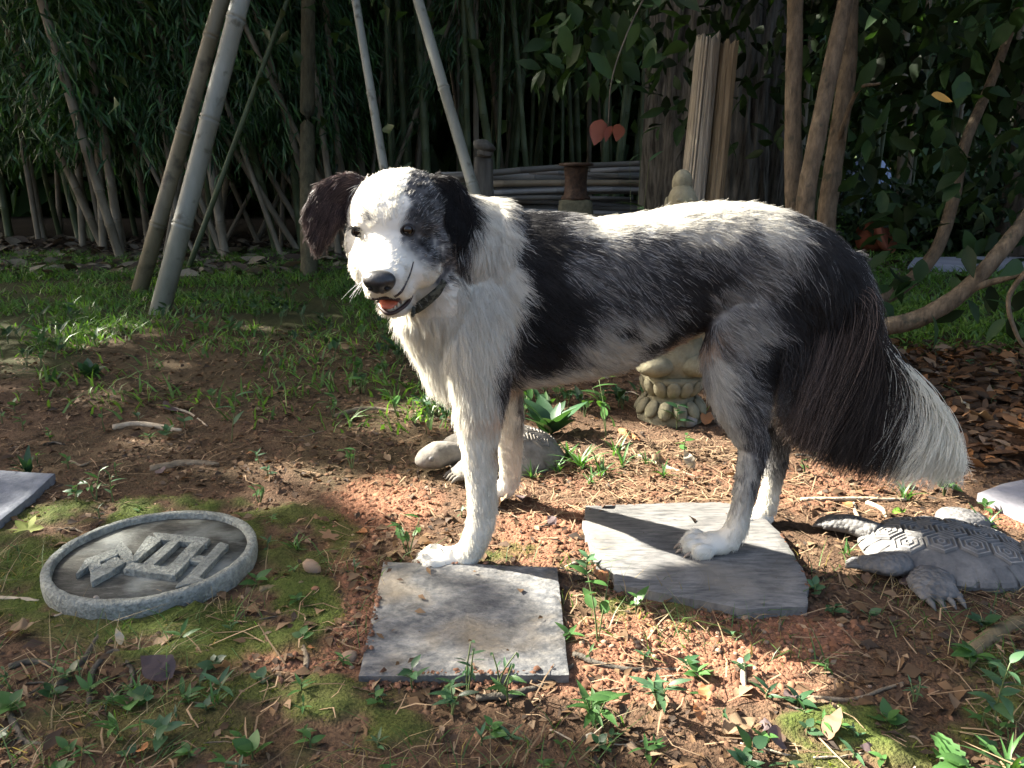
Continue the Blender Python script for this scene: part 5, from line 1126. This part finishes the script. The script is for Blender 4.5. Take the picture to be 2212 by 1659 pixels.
crumbs('soil_crumbs', p, (.0020, .0052), cc)
# soil spilled against and over the rims of the slates
ep = []
for s_, zt_ in zip(SLABS[:2], (.010, .014)):
    q_ = [G(*v, zt_)[:2] for v in s_]; ce_ = np.mean(q_, 0)
    for i in range(len(q_)):
        a_, b_ = q_[i], q_[(i + 1) % len(q_)]; n_ = int(np.linalg.norm(b_ - a_) * 1500); t_ = rng.random(n_)[:, None]; e_ = a_ + (b_ - a_) * t_; nv_ = unit(np.array([b_[1] - a_[1], a_[0] - b_[0]])); nv_ = nv_ * np.sign(np.dot(nv_, (a_ + b_) / 2 - ce_)); cl_ = (fbm(e_, 25, 145) - .5) * .03
        ep.append(e_ + nv_ * (rng.normal(size=(n_, 1)) * .005 + .005 + cl_[:, None] * .7))
ep = np.concatenate(ep); ep = ep[fbm(ep, 18, 146) > .47]; N = len(ep); on_ = inpoly(ep, [G(*v, .010)[:2] for v in SLABS[0]]) | inpoly(ep, [G(*v, .014)[:2] for v in SLABS[1]]); zz_ = np.where(on_, .0135, gz(ep[:, 0], ep[:, 1]) + .003)
crumbs('spilled_soil', np.concatenate([ep, zz_[:, None]], 1), (.0016, .0038), np.array([.15, .078, .05]) * rng.uniform(.5, 1.4, (N, 1)))
# --- dry needles and rootlets
p = scatter(6500, -1.7, 1.9, .5, 3.0); p[:1100, 0] = rng.uniform(-.05, .62, 1100); p[:1100, 1] = rng.uniform(1.42, 1.85, 1100); p[:1100, 2] = gz(p[:1100, 0], p[:1100, 1]); k = free(p) & (rng.random(len(p)) < .35 + .65 * (fbm(p[:, :2], 4, 130) > .5)); p = p[k]; N = len(p); a_ = rng.random(N) * 6.283; Ln = rng.uniform(.015, .06, N) * rng.choice([1, 1, 1.7], N)
d = np.stack([np.cos(a_), np.sin(a_), rng.normal(size=N) * .1], -1); s_ = np.stack([-np.sin(a_), np.cos(a_), 0 * a_], -1) * rng.uniform(.0006, .0013, N)[:, None]; bend = s_ * rng.normal(size=N)[:, None] * 6
p = p + [0, 0, .004]; V = np.stack([p - s_, p + s_, p + d * Ln[:, None] * .5 + bend + [0, 0, .003] - s_, p + d * Ln[:, None] * .5 + bend + [0, 0, .003] + s_, p + d * Ln[:, None] - s_ * .5, p + d * Ln[:, None] + s_ * .5], 1).reshape(-1, 3)
k6 = (np.arange(N) * 6)[:, None]; Fc = np.concatenate([k6 + np.array([[0, 1, 3, 2]]), k6 + np.array([[2, 3, 5, 4]])], 0)
tag(link('dry_needles', mk('dry_needles', V, Fc, False, np.repeat(np.array([.26, .18, .11]) * rng.uniform(.4, 1.5, (N, 1)), 6, 0)), M_litter), kind='stuff')
# --- moss: dense short tufts
p = scatter(240000, -1.25, 1.4, .55, 1.7, 1.2); zm_, _, _ = zones(p[:, :2]); k = free(p) & (rng.random(len(p)) < sst(.25, .8, zm_) * (.35 + .9 * fbm(p[:, :2], 30, 140))); p = p[k]; N = len(p); tn = fbm(p[:, :2], 14, 141)[:, None]
cc = (np.array([.030, .048, .010]) * (1 - tn) + np.array([.13, .15, .028]) * tn) * rng.uniform(.35, 1.7, (N, 1))
tag(link('moss', blades('moss', p - [0, 0, .002], rng.normal(size=(N, 2)) * .5, rng.uniform(.004, .011, N), rng.uniform(.0014, .0028, N), cc), M_moss), kind='stuff')
# --- grass
def grass(name, p, hr, wr, cols, lean=.45): 
    N = len(p); return tag(link(name, blades(name, p - [0, 0, .004], rng.normal(size=(N, 2)) * lean, rng.uniform(*hr, N), rng.uniform(*wr, N), cols), M_grass), kind='stuff')
p = scatter(70000, -4.2, 2.0, 1.9, 6.0, 1.0); _, _, zg_ = zones(p[:, :2]); cl = fbm(p[:, :2], 4, 150); k = rng.random(len(p)) < zg_ * sst(.3, .6, cl) + .02 * (cl > .5); p = p[k]; N = len(p); tn = fbm(p[:, :2], 2.5, 151)[:, None]
cc = (np.array([.05, .115, .032]) * (1 - tn) + np.array([.12, .22, .045]) * tn) * rng.uniform(.6, 1.4, (N, 1))
grass('grass', p, (.02, .065), (.004, .010), cc, .9)
p = np.stack([rng.uniform(1.0, 8, 90000), 2.6 + rng.random(90000) ** 1.3 * 7.5], -1); q = toD(np.concatenate([p, np.zeros((len(p), 1))], 1)); k = (q[:, 0] > 1600) & (q[:, 1] < 760 + 30 * (vnoise(p, 6, 5) - .5)) & (rng.random(len(p)) < .35 + .7 * fbm(p, 3, 152)); p = p[k]; N = len(p)
qd = toD(np.concatenate([p, np.zeros((N, 1))], 1)); k = ~((qd[:, 1] > 563) & (qd[:, 1] < 587) & (qd[:, 0] > 1955)); p = p[k]; N = len(p); p = np.concatenate([p, gz(p[:, 0], p[:, 1])[:, None]], 1)
tn = fbm(p[:, :2], 2.2, 153)[:, None]; cc = (np.array([.085, .17, .035]) * (1 - tn) + np.array([.15, .26, .05]) * tn) * rng.uniform(.6, 1.3, (N, 1))
grass('lawn_grass', p, (.03, .07), (.006, .013), cc, .8)
# thin dry grass and green wisps near the camera
p = scatter(9000, -1.3, 1.4, .55, 1.25, 1.0); k = free(p) & (fbm(p[:, :2], 5, 160) > .47); p = p[k]; N = len(p)
cc = np.where(rng.random((N, 1)) < .45, np.array([[.25, .19, .11]]), np.array([[.06, .12, .03]])) * rng.uniform(.6, 1.3, (N, 1))
grass('grass_wisps', p, (.015, .045), (.0012, .0025), cc, 1.2)

# ------------------------------------------------------------------ weeds and seedlings
M_weed = [leaf_mat('weed_green', (.055, .13, .035), rough=.45, trans=.35, var=.3), leaf_mat('weed_bluegreen', (.06, .125, .06), rough=.45, trans=.3, var=.3), leaf_mat('weed_dark', (.028, .07, .03), rough=.4, trans=.25, var=.3)]
LV = {}
for mi, mt in enumerate(M_weed):
    LV['lance', mi] = leaf_mesh('leaf', mt, .28, 7, .2, .25); LV['ovate', mi] = leaf_mesh('leaf', mt, .5, 7, .2, .3); LV['toothed', mi] = leaf_mesh('leaf', mt, .5, 12, .2, .35, .3); LV['strap', mi] = leaf_mesh('leaf', mt, .11, 8, .3, .55); LV['round', mi] = leaf_mesh('leaf', mt, .8, 7, .12, .15)
M_wstem = leaf_mat('weed_stem', (.09, .12, .045), rough=.5, trans=.1, var=.2)
def weed(label, x, y, hpx, kind='lance', mi=0, n=8, lsz=.03, spread=1.0, group=None, lean=(0, 0), stems=1, seed=0, base_rosette=False, pos=None):
    rs = random.Random(seed * 77 + int(x * 3 + y)); a_ = gp(x, y) if pos is None else pos; dep = a_[1] * cT + CAMH * sT; H_ = hpx * dep / FPX
    w = thing('weed' if kind != 'strap' else 'grass_tuft', a_, label, 'weed' if kind != 'strap' else 'grass tuft', group, rs.uniform(0, 6.28) if stems == 1 and lean == (0, 0) else 0)
    smb = MB(); leaf_at = []
    if kind == 'strap' or base_rosette:
        for i in range(n): leaf_at.append((np.array([rs.uniform(-.006, .006), rs.uniform(-.006, .006), 0]), i * 2.4 + rs.uniform(-.3, .3), R(rs.uniform(25, 75)) if kind != 'strap' else R(rs.uniform(40, 88)), H_ * rs.uniform(.7, 1.15) if kind == 'strap' else lsz * rs.uniform(.8, 1.3)))
    else:
        for s_ in range(stems):
            an = rs.uniform(0, 6.28); ld = np.array([lean[0] + math.cos(an) * .25 * spread * (stems > 1), lean[1] + math.sin(an) * .25 * spread * (stems > 1), 1.0]); hh = H_ * rs.uniform(.75, 1.05)
            pts_ = spline([[0, 0, -.005], ld * hh * .5 + [rs.uniform(-.004, .004), 0, 0], ld * [1.25, 1.25, 1] * hh], 4)
            smb.add(*loft(pts_, np.linspace(.0016, .0008, len(pts_)), n=5)); m_ = max(2, n // stems)
            for i in range(m_):
                t = .25 + .75 * (i + 1) / m_; k_ = min(int(t * (len(pts_) - 1)), len(pts_) - 1)
                leaf_at.append((pts_[k_], i * (math.pi if i % 2 else 0) + (i // 2) * 1.57 + rs.uniform(-.4, .4), R(rs.uniform(5, 45)), lsz * rs.uniform(.7, 1.2) * (1.15 - .35 * t)))
        link('stem', smb.mesh('stem'), M_wstem, w)
    for p_, yaw_, pitch_, s_ in leaf_at:
        o = link('leaf', LV[kind if kind != 'strap' else 'strap', mi], None, w, p_); o.rotation_euler = (Matrix.Rotation(yaw_, 3, 'Z') @ Matrix.Rotation(pitch_, 3, 'X') @ Matrix.Rotation(rs.uniform(-.4, .4), 3, 'Y')).to_euler(); o.scale = (s_, s_, s_)
    return w
weed('toothed leaved weed at the far left corner of the square slate', 882, 1200, 85, 'toothed', 0, 9, .034, stems=3)
weed('tall weed with broad arching leaves between the two grey slates', 1292, 1385, 140, 'ovate', 0, 7, .042, lean=(-.1, 0), stems=2)
weed('two leaved sprout near the lower edge of the large slab', 1375, 1325, 42, 'ovate', 0, 3, .034)
weed('grey green weed at the left tip of the large slab', 1268, 1235, 48, 'toothed', 1, 6, .03)
weed('bushy pale green weed below the right corner of the square slate', 1285, 1565, 80, 'lance', 0, 16, .042, stems=4)
weed('spreading bluish weed on the gravel below the large slab', 1425, 1530, 85, 'lance', 1, 14, .036, stems=3)
weed('thin weed leaning over the lower left edge of the square slate', 892, 1490, 72, 'ovate', 2, 6, .026)
weed('wiry weed rising over the lower edge of the square slate', 1010, 1500, 120, 'lance', 2, 10, .026, lean=(-.15, 0), stems=2)
weed('twiggy weed with sparse leaves before the middle of the square slate', 1075, 1495, 105, 'lance', 2, 8, .018, lean=(.1, 0), stems=3)
weed('dark weed growing below the lower edge of the square slate', 975, 1545, 60, 'lance', 2, 9, .034, stems=2)
weed('low weed below the slate with a single upright blade', 1100, 1520, 70, 'lance', 0, 5, .036)
weed('tall pale weed with paired leaves at the lower right edge', 2148, 1560, 160, 'ovate', 1, 12, .034, lean=(.05, .0))
weed('small feathery weed left of the tall pale one', 1975, 1515, 55, 'lance', 1, 12, .016, stems=2)
weed('leafy weed beside the buried root at the right edge', 2095, 1440, 40, 'ovate', 0, 9, .04, stems=3)
weed('broad bright weed clump in the bottom right corner', 2075, 1680, 55, 'toothed', 0, 16, .05, stems=5)
weed('strap leaved grass clump at the bottom right corner', 2180, 1655, 95, 'strap', 0, 10)
weed('slender seedling with one long drooping leaf on the dark litter', 500, 955, 110, 'lance', 1, 4, .055, lean=(.15, 0))
weed('small seedling with round top leaf left of the pale root', 398, 925, 30, 'round', 1, 3, .03)
weed('thin seedling with a round leaf left of the broken stick', 226, 930, 55, 'round', 0, 2, .018)
weed('dark leafy rosette at the edge of the left grass', 195, 812, 45, 'round', 2, 12, .05, base_rosette=True)
weed('small rosette in front of the left grass', 120, 820, 35, 'lance', 2, 7, .05, base_rosette=True)
weed('white leaved sprig standing before the left slate', 245, 1085, 75, 'lance', 1, 6, .03)
weed('leafy sprig right of the left slate corner', 165, 1085, 50, 'ovate', 1, 8, .026, stems=2)
weed('two stemmed sprig beside the left slate', 208, 1080, 60, 'lance', 0, 8, .028, stems=2)
weed('flat dark weed behind the left slate', 60, 1020, 30, 'lance', 2, 10, .05, base_rosette=True)
weed('bright weed with white lit leaves behind the near foreleg', 922, 935, 75, 'lance', 0, 16, .034, stems=5)
weed('weed in front of the small turtle head', 930, 1000, 30, 'lance', 0, 5, .022)
weed('broad leaved plant under the dog\'s chest', 1188, 935, 85, 'ovate', 2, 12, .10, base_rosette=True)
weed('light weed left of the broad leaved plant', 1128, 915, 60, 'ovate', 0, 7, .026, stems=2)
weed('tall drooping stem with long leaves left of the statue', 1310, 945, 125, 'lance', 0, 8, .07, stems=2)
weed('thin seedling with leaf whorl before the statue', 1462, 925, 65, 'ovate', 2, 6, .045)
weed('sunlit grass clump beside the small turtle shell', 1255, 1010, 70, 'strap', 0, 18)
weed('second sunlit grass clump behind the large slab', 1300, 1025, 45, 'strap', 0, 14)
weed('bright sprig behind the far side of the large slab', 1480, 985, 55, 'ovate', 0, 6, .026)
weed('grass clump at the tip of the tail', 1955, 1075, 55, 'strap', 0, 13)
weed('leafy clump right of the tail tip', 2040, 1068, 45, 'ovate', 0, 12, .045, stems=4)
weed('small sprig under the left side of the tail', 1738, 1020, 35, 'lance', 0, 8, .024, stems=2)
weed('wispy grass against the left flipper of the large turtle', 1830, 1195, 35, 'strap', 0, 14)
weed('upright grass wisps right of the turtle\'s back flipper', 2125, 1145, 55, 'strap', 0, 9)
weed('dark tall sprig on the grass below the dog\'s chin', 838, 740, 85, 'lance', 2, 7, .03)
weed('weed left of the near foreleg in dark litter', 720, 900, 45, 'lance', 0, 9, .045, stems=3)
weed('weed between foreleg and dark litter', 860, 900, 60, 'lance', 0, 10, .05, stems=3)
weed('low weed left of the seedling on the litter', 560, 1000, 30, 'lance', 1, 6, .026)
weed('spreading weed at the far rim of the mossy patch', 560, 1080, 35, 'lance', 0, 9, .026, stems=3)
weed('fine weed above the mossy patch', 760, 1010, 40, 'lance', 0, 10, .03, stems=3)
weed('narrow weed before the foot of the propped poles', 420, 705, 25, 'ovate', 1, 5, .06)
weed('thin grass tuft on the moss right of the round stone', 640, 1190, 45, 'strap', 0, 12)
weed('grass tuft at the lower left below the round stone', 300, 1500, 55, 'strap', 0, 10)
weed('grass tuft right of the curled purple leaf', 470, 1520, 50, 'strap', 0, 9)
weed('weed with toothed leaf at the left foot of the frame', 360, 1600, 45, 'ovate', 1, 6, .03)
weed('dark weed leaf pair near the bottom left', 255, 1600, 60, 'lance', 0, 7, .036)
weed('round leaf sprig on the bottom moss', 560, 1475, 22, 'round', 1, 4, .018)
a_ = P(1292, 440, 2.75); a_[2] = 0
weed('tall broad leaved weed showing above the dog\'s back beside the iron spool', 1292, 440, 320, 'ovate', 0, 16, .11, stems=4, pos=a_)
a_ = P(1385, 300, 3.1); a_[2] = 0
weed('tall thin weed below the rust red leaves', 1340, 400, 420, 'lance', 2, 14, .09, stems=3, pos=a_)
for i_, (x_, y_) in enumerate([(1165, 1000), (1205, 1020), (1225, 990), (1345, 1010), (1400, 1000), (1275, 1040), (1330, 985), (1150, 1030), (1435, 1030)]):
    weed('sunlit grass tuft in the bright patch behind the near foreleg', x_, y_, 34 + (i_ * 7) % 22, 'strap', 0, 9, group='sunlit grass tufts', seed=i_)
def spot(x, y):
    if y < 1000: return 'in the litter ' + ('left of the dog' if x < 900 else 'behind the dog' if x < 1700 else 'right of the tail')
    if y < 1450: return ('on the moss round the round stone' if x < 640 else 'on the soil left of the square slate' if x < 800 else 'between the stones under the dog' if x < 1750 else 'in the shade near the large turtle')
    return 'along the bottom edge, ' + ('below the round stone' if x < 560 else 'left of the square slate' if x < 800 else 'below the square slate' if x < 1240 else 'below the gravel' if x < 1700 else 'on the right hand moss')
rs = random.Random(5)
for i in range(130):
    for _ in range(50):
        x, y = rs.uniform(-60, 2270), (rs.uniform(770, 1655) if i < 70 else rs.uniform(1430, 1680))
        if free(np.array([[*gp(x, y)]]))[0] and not (1000 < x < 1720 and y < 1330): break
    weed('small green seedling ' + spot(x, y), x, y, rs.uniform(14, 34), rs.choice(['lance', 'lance', 'ovate', 'round']), rs.choice([0, 0, 1, 2]), rs.randint(3, 6), rs.uniform(.014, .03), group='small scattered seedlings', seed=i)
for i in range(95):      # leafy undergrowth along the grass left and behind
    x, y = rs.choice([(rs.gauss(80, 110), rs.gauss(740, 35)), (rs.gauss(830, 70), rs.gauss(790, 45)), (rs.gauss(560, 120), rs.gauss(690, 25)), (rs.gauss(1150, 150), rs.gauss(880, 15))])
    weed('low leafy weed in the shaded grass ' + ('at the left' if x < 330 else 'before the propped poles' if x < 700 else 'below the dog\'s head' if x < 1000 else 'behind the dog\'s belly'), x, y, rs.uniform(25, 50), 'lance', rs.choice([0, 2]), rs.randint(6, 10), rs.uniform(.045, .075), stems=3, group='weeds in the shaded grass', seed=i)

# ------------------------------------------------------------------ sticks and roots
M_stick = noise_mat('dead_stick', [(.3, (.10, .075, .05)), (.7, (.25, .20, .14))], 40, .9, .5)
M_stickd = noise_mat('dark_stick', [(.3, (.035, .03, .022)), (.7, (.11, .095, .075))], 40, .9, .5)
M_stickp = noise_mat('bleached_stick', [(.3, (.26, .20, .14)), (.7, (.46, .39, .29))], 40, .9, .4)
M_rooty = noise_mat('tan_root', [(.3, (.10, .075, .04)), (.7, (.21, .165, .095))], 30, .9, .5)
def stick(label, ptsD, rpx, mat, z=.3, name='stick', cat='stick'):
    pts_ = []
    for x, y in ptsD: g = gp(x, y); dep = g[1] * cT + CAMH * sT; r_ = rpx * dep / FPX; pts_.append([g[0], g[1], g[2] + r_ * z])
    pts_ = np.array(pts_); a_ = pts_[0].copy(); p_ = spline(pts_ - a_, 7); k_ = len(p_); s_ = rng.integers(1000)
    p_[:, 1] += (fbm(p_ + s_, 40, 5) - .5) * .01; p_[:, 2] += (fbm(p_ + s_, 30, 6) - .5) * .004
    rr = r_ * np.interp(np.linspace(0, 1, k_), [0, .2, .8, 1], [.9, 1, .8, .5])
    return tag(link(name, mk(name, *loft(p_, rr, n=9, wob=.3, seed=int(s_))), mat, None, a_), label, cat)
stick('curved grey stick lying left of the near foreleg', [(722, 896), (790, 884), (872, 890)], 6, M_stick)
stick('thick exposed root on the litter left of the dog', [(325, 1012), (400, 1000), (472, 1003)], 10, M_stick, .2, 'root', 'root')
stick('pale broken stick on the dark litter', [(245, 926), (300, 918), (392, 930)], 7, M_stickp)
stick('knobbly stick standing out between moss and slate', [(645, 1378), (662, 1420), (652, 1465)], 8, M_stick)
stick('pale broken twig at the left edge beside the round stone', [(-20, 1288), (30, 1291), (82, 1299)], 7, M_stickp)
stick('dark forked root below the round stone', [(192, 1515), (200, 1445), (250, 1408), (285, 1450), (280, 1490)], 7, M_stickd, name='root', cat='root')
stick('long dark stick below the round stone', [(110, 1490), (180, 1420), (225, 1350)], 8, M_stickd)
stick('dark stick in the bottom left corner', [(20, 1535), (50, 1590), (92, 1605)], 8, M_stickd)
stick('grey stick at the left edge under the round stone', [(20, 1438), (70, 1430), (118, 1436)], 8, M_stickd)
stick('dark stick right of the square slate', [(1238, 1418), (1300, 1440), (1390, 1446), (1470, 1442)], 7, M_stickd)
stick('grey curved stick under the lower edge of the square slate', [(1030, 1506), (1110, 1500), (1180, 1478), (1238, 1440)], 8, M_stickd, .8)
stick('pale stub of wood in the red gravel', [(1600, 1428), (1606, 1455), (1608, 1485)], 8, M_stickp)
stick('long thin twig across the lower gravel', [(1735, 1500), (1840, 1508), (1950, 1472)], 5, M_stick)
stick('dark twig below the long thin one', [(1700, 1520), (1790, 1545), (1880, 1525)], 4, M_stickd)
stick('sunlit bleached stick behind the large turtle', [(1730, 1078), (1850, 1077), (1965, 1076)], 5, M_stickp, .6)
stick('short bleached stick pointing at the turtle flipper', [(1845, 1083), (1848, 1105), (1862, 1132)], 5, M_stickp)
stick('bent bleached stick behind the large turtle\'s shell', [(1872, 1083), (1905, 1098), (1915, 1115)], 6, M_stickp)
stick('sunlit twig on the ground behind the large slab', [(1378, 984), (1440, 1005), (1510, 1032)], 5, M_stickp)
stick('orange brown bark piece before the statue', [(1340, 932), (1360, 942), (1382, 955)], 9, noise_mat('orange_bark', [(.3, (.17, .075, .03)), (.7, (.34, .16, .07))], 40, .9, .4))
stick('broad tan root surfacing at the right edge', [(2085, 1425), (2120, 1385), (2180, 1350), (2260, 1320)], 20, M_rooty, -.2, 'root', 'root')
stick('brown root stub beside the round cobble', [(562, 1276), (600, 1270), (640, 1268), (668, 1258)], 10, M_rooty, .2, 'root', 'root')
stick('thin stick across the lower left grass', [(175, 1590), (240, 1500), (300, 1440)], 3, M_stickd)
stick('thin pale twig on the lower right moss', [(1600, 1605), (1750, 1632), (1890, 1618)], 3, M_stickp)
rs = random.Random(9)
for i in range(46):
    for _ in range(50):
        x, y = rs.uniform(0, 2212), rs.uniform(840, 1650)
        if free(np.array([[*gp(x, y)]]))[0]: break
    an = rs.gauss(0, .6); Lp = rs.uniform(35, 110); dx, dy = math.cos(an) * Lp, math.sin(an) * Lp * .45
    o = stick('thin dead twig ' + spot(x, y), [(x, y), (x + dx * .5, y + dy * .5 + rs.uniform(-8, 8)), (x + dx, y + dy)], rs.uniform(1.6, 3.2), rs.choice([M_stick, M_stickd, M_stickp]), .8, 'twig', 'twig'); o['group'] = 'thin twigs in the litter'

# ------------------------------------------------------------------ fallen leaves
def dryleaf(col, nm, star=False, wid=.75):
    mt = leaf_mat(nm, col, rough=.7, trans=.2, var=.25, tcol=(1.2, 1, .7))
    if not star:
        me = leaf_mesh('fallen_leaf', mt, wid, 13, .35, -.10); k_ = len(me.vertices); v = np.empty(k_ * 3, np.float32); me.vertices.foreach_get('co', v); v = v.reshape(-1, 3)
        v[:, 2] += ((fbm(v, 5, 33) - .5) * .35 + .25 * v[:, 0] ** 2 * np.sin(v[:, 1] * 7)); v[:, 0] *= 1 + .5 * (fbm(v[:, 1:2] * [1, 1, 1] + np.sign(v[:, :1]) * 3, 9, 35) - .5); me.vertices.foreach_set('co', v.ravel()); me.update(); return me
    k = 25; t = np.linspace(0, 6.2832, k, endpoint=False); r_ = .28 + .3 * np.abs(np.cos(2.5 * t)) ** 3
    V = np.stack([r_ * np.sin(t), .45 + r_ * np.cos(t), .10 * np.abs(np.sin(t * 2)) + .15 * (r_ - .3)], -1); V = np.concatenate([V, [[0, .45, 0]], [[0, -.4, .05]], [[.02, -.4, .05]]])
    me = mk('fallen_leaf', V, [[i, (i + 1) % k, k] for i in range(k)] + [[12, k + 1, k + 2, 13]]); me.materials.append(mt); return me
FL = {'brown': dryleaf((.12, .07, .04), 'dry_brown', wid=.6), 'tan': dryleaf((.21, .14, .08), 'dry_tan', wid=.6), 'purple': dryleaf((.10, .07, .07), 'dry_purple', wid=.95), 'star': dryleaf((.25, .15, .09), 'dry_star', True), 'lime': dryleaf((.36, .40, .08), 'dry_lime', True), 'pale': dryleaf((.36, .33, .26), 'dry_pale', wid=.55), 'green': dryleaf((.16, .30, .03), 'fallen_green', wid=.5), 'orange': dryleaf((.34, .15, .06), 'dry_orange')}
def fallen(label, x, y, px, kind, group=None, yaw=None, tilt=None):
    g = gp(x, y); dep = g[1] * cT + CAMH * sT; s_ = px * dep / FPX
    o = link('fallen_leaf', FL[kind], None, None, g + [0, 0, .005]); o.scale = (s_, s_, s_ * random.uniform(.7, 1.5)); o.rotation_euler = (R(random.gauss(8, 14)) if tilt is None else R(tilt), R(random.gauss(0, 18)), random.uniform(0, 6.28) if yaw is None else R(yaw))
    return tag(o, label, 'leaf', group)
random.seed(21)
fallen('large curled purple grey leaf below the round stone', 372, 1470, 84, 'purple', yaw=70, tilt=22)
fallen('purple grey dry leaf at the bottom right', 1690, 1600, 62, 'purple', yaw=100, tilt=30)
fallen('second purple leaf left of the other at the bottom right', 1630, 1595, 50, 'purple', yaw=150)
fallen('long tan dry leaf at the bottom right', 1560, 1590, 85, 'tan', yaw=-70)
fallen('curled brown leaf on the bottom right moss', 1785, 1600, 80, 'brown', yaw=-60, tilt=35)
fallen('star shaped tan leaf on the red soil left of the foreleg', 728, 1170, 44, 'star')
fallen('yellow green star shaped leaf at the left edge', 30, 1150, 60, 'lime', yaw=-80)
fallen('broad tan dry leaf at the left edge below the round stone', 10, 1375, 70, 'tan', yaw=-85)
fallen('tan leaf under the moss below the round stone', 335, 1408, 55, 'tan')
fallen('grey leaf standing on edge below the round stone', 262, 1395, 38, 'pale', tilt=60)
fallen('flat tan leaf right of the curled purple one', 500, 1452, 48, 'tan')
fallen('bright green leaf lying behind the large turtle', 2200 - 5, 1085, 5, 'green') if False else fallen('bright green leaf lying behind the large turtle', 1925, 1112, 34, 'green', yaw=-80)
fallen('crumpled brown leaf on the small turtle\'s shoulder', 930, 945, 50, 'brown', tilt=40)
fallen('large pale leaf in the right hand leaf litter', 2140, 915, 60, 'tan', yaw=100)
fallen('pale curled leaf on the right hand leaf litter', 2095, 900, 48, 'pale', yaw=60)
fallen('sunlit white leaf beside the hind leg', 1500, 1010, 45, 'pale', tilt=50, yaw=0)
fallen('orange dry leaf on the litter right of the tail', 1975, 835, 38, 'orange')
fallen('pale pebble like leaf on the bottom moss', 1905, 1545, 26, 'pale')
rs = random.Random(31)
for i in range(110):
    if i < 60: x, y = rs.uniform(1880, 2240), rs.uniform(762, 990)
    else:
        for _ in range(40):
            x, y = rs.uniform(0, 2212), rs.uniform(800, 1650)
            if free(np.array([[*gp(x, y)]]))[0]: break
    fallen('dry brown leaf ' + ('in the thick leaf litter right of the tail' if i < 60 else spot(x, y)), x, y, rs.uniform(18, 46), rs.choice(['brown', 'brown', 'brown', 'tan', 'tan', 'orange', 'purple']), 'dry leaves among the litter')

# ------------------------------------------------------------------ stones
M_stone = [noise_mat('pebble_%s' % nm, [(.3, tuple(c * .6 for c in cl)), (.7, cl)], 60, .9, .4, bdist=.002) for nm, cl in (('red', (.30, .15, .09)), ('tan', (.36, .25, .17)), ('grey', (.33, .30, .26)))]
ST = []
for k in range(6):
    V_, F_ = ell((0, 0, 0), (1, .8, .65), n=9, m=6); V_ = np.array(V_); V_ *= (1 + .5 * (fbm(V_ + k * 7, 1.6, 170) - .5))[:, None]
    ST.append((V_, F_))
SM = {(k, c_): mk('pebble', *ST[k]) for k in range(6) for c_ in range(3)}
for (k, c_), me in SM.items(): me.materials.append(M_stone[c_])
def stone(label, x, y, px, c_, group=None, z=.25):
    g = gp(x, y); dep = g[1] * cT + CAMH * sT; s_ = px * dep / FPX / 2
    o = link('pebble', SM[random.randrange(6), c_], None, None, g + [0, 0, s_ * z]); o.scale = (s_,) * 3; o.rotation_euler = (random.uniform(-.4, .4), random.uniform(-.4, .4), random.uniform(0, 6.28)); return tag(o, label, 'stone', group)
stone('rounded tan cobble on the moss between round stone and slate', 674, 1234, 46, 1, z=.5)
stone('small pinkish stone beside the brown root stub', 682, 1277, 20, 0)
stone('tan triangular stone at the lower left corner of the square slate', 756, 1420, 44, 1)
stone('small cream pebble lying inside the round stone', 212, 1318, 17, 2).location.z = .02
stone('pale stone in the weeds at the bottom', 1275, 1590, 26, 2)
stone('ridged grey stone in front of the statue', 1490, 915, 46, 2, z=.5)
rs = random.Random(41)
for i in range(240):
    if i < 150: x, y = rs.gauss(1470, 160), rs.gauss(1380, 42)
    elif i < 195: x, y = rs.gauss(765, 30), rs.gauss(1330, 90)
    else: x, y = rs.uniform(600, 1300), rs.gauss(1440, 40)
    if not free(np.array([[*gp(x, y)]]))[0]: continue
    stone('small pebble in the red gravel ' + ('below the large slab' if i < 150 else 'left of the square slate' if i < 195 else 'below the square slate'), x, y, rs.uniform(6, 17), rs.choice([0, 0, 1]), 'pebbles in the red gravel')
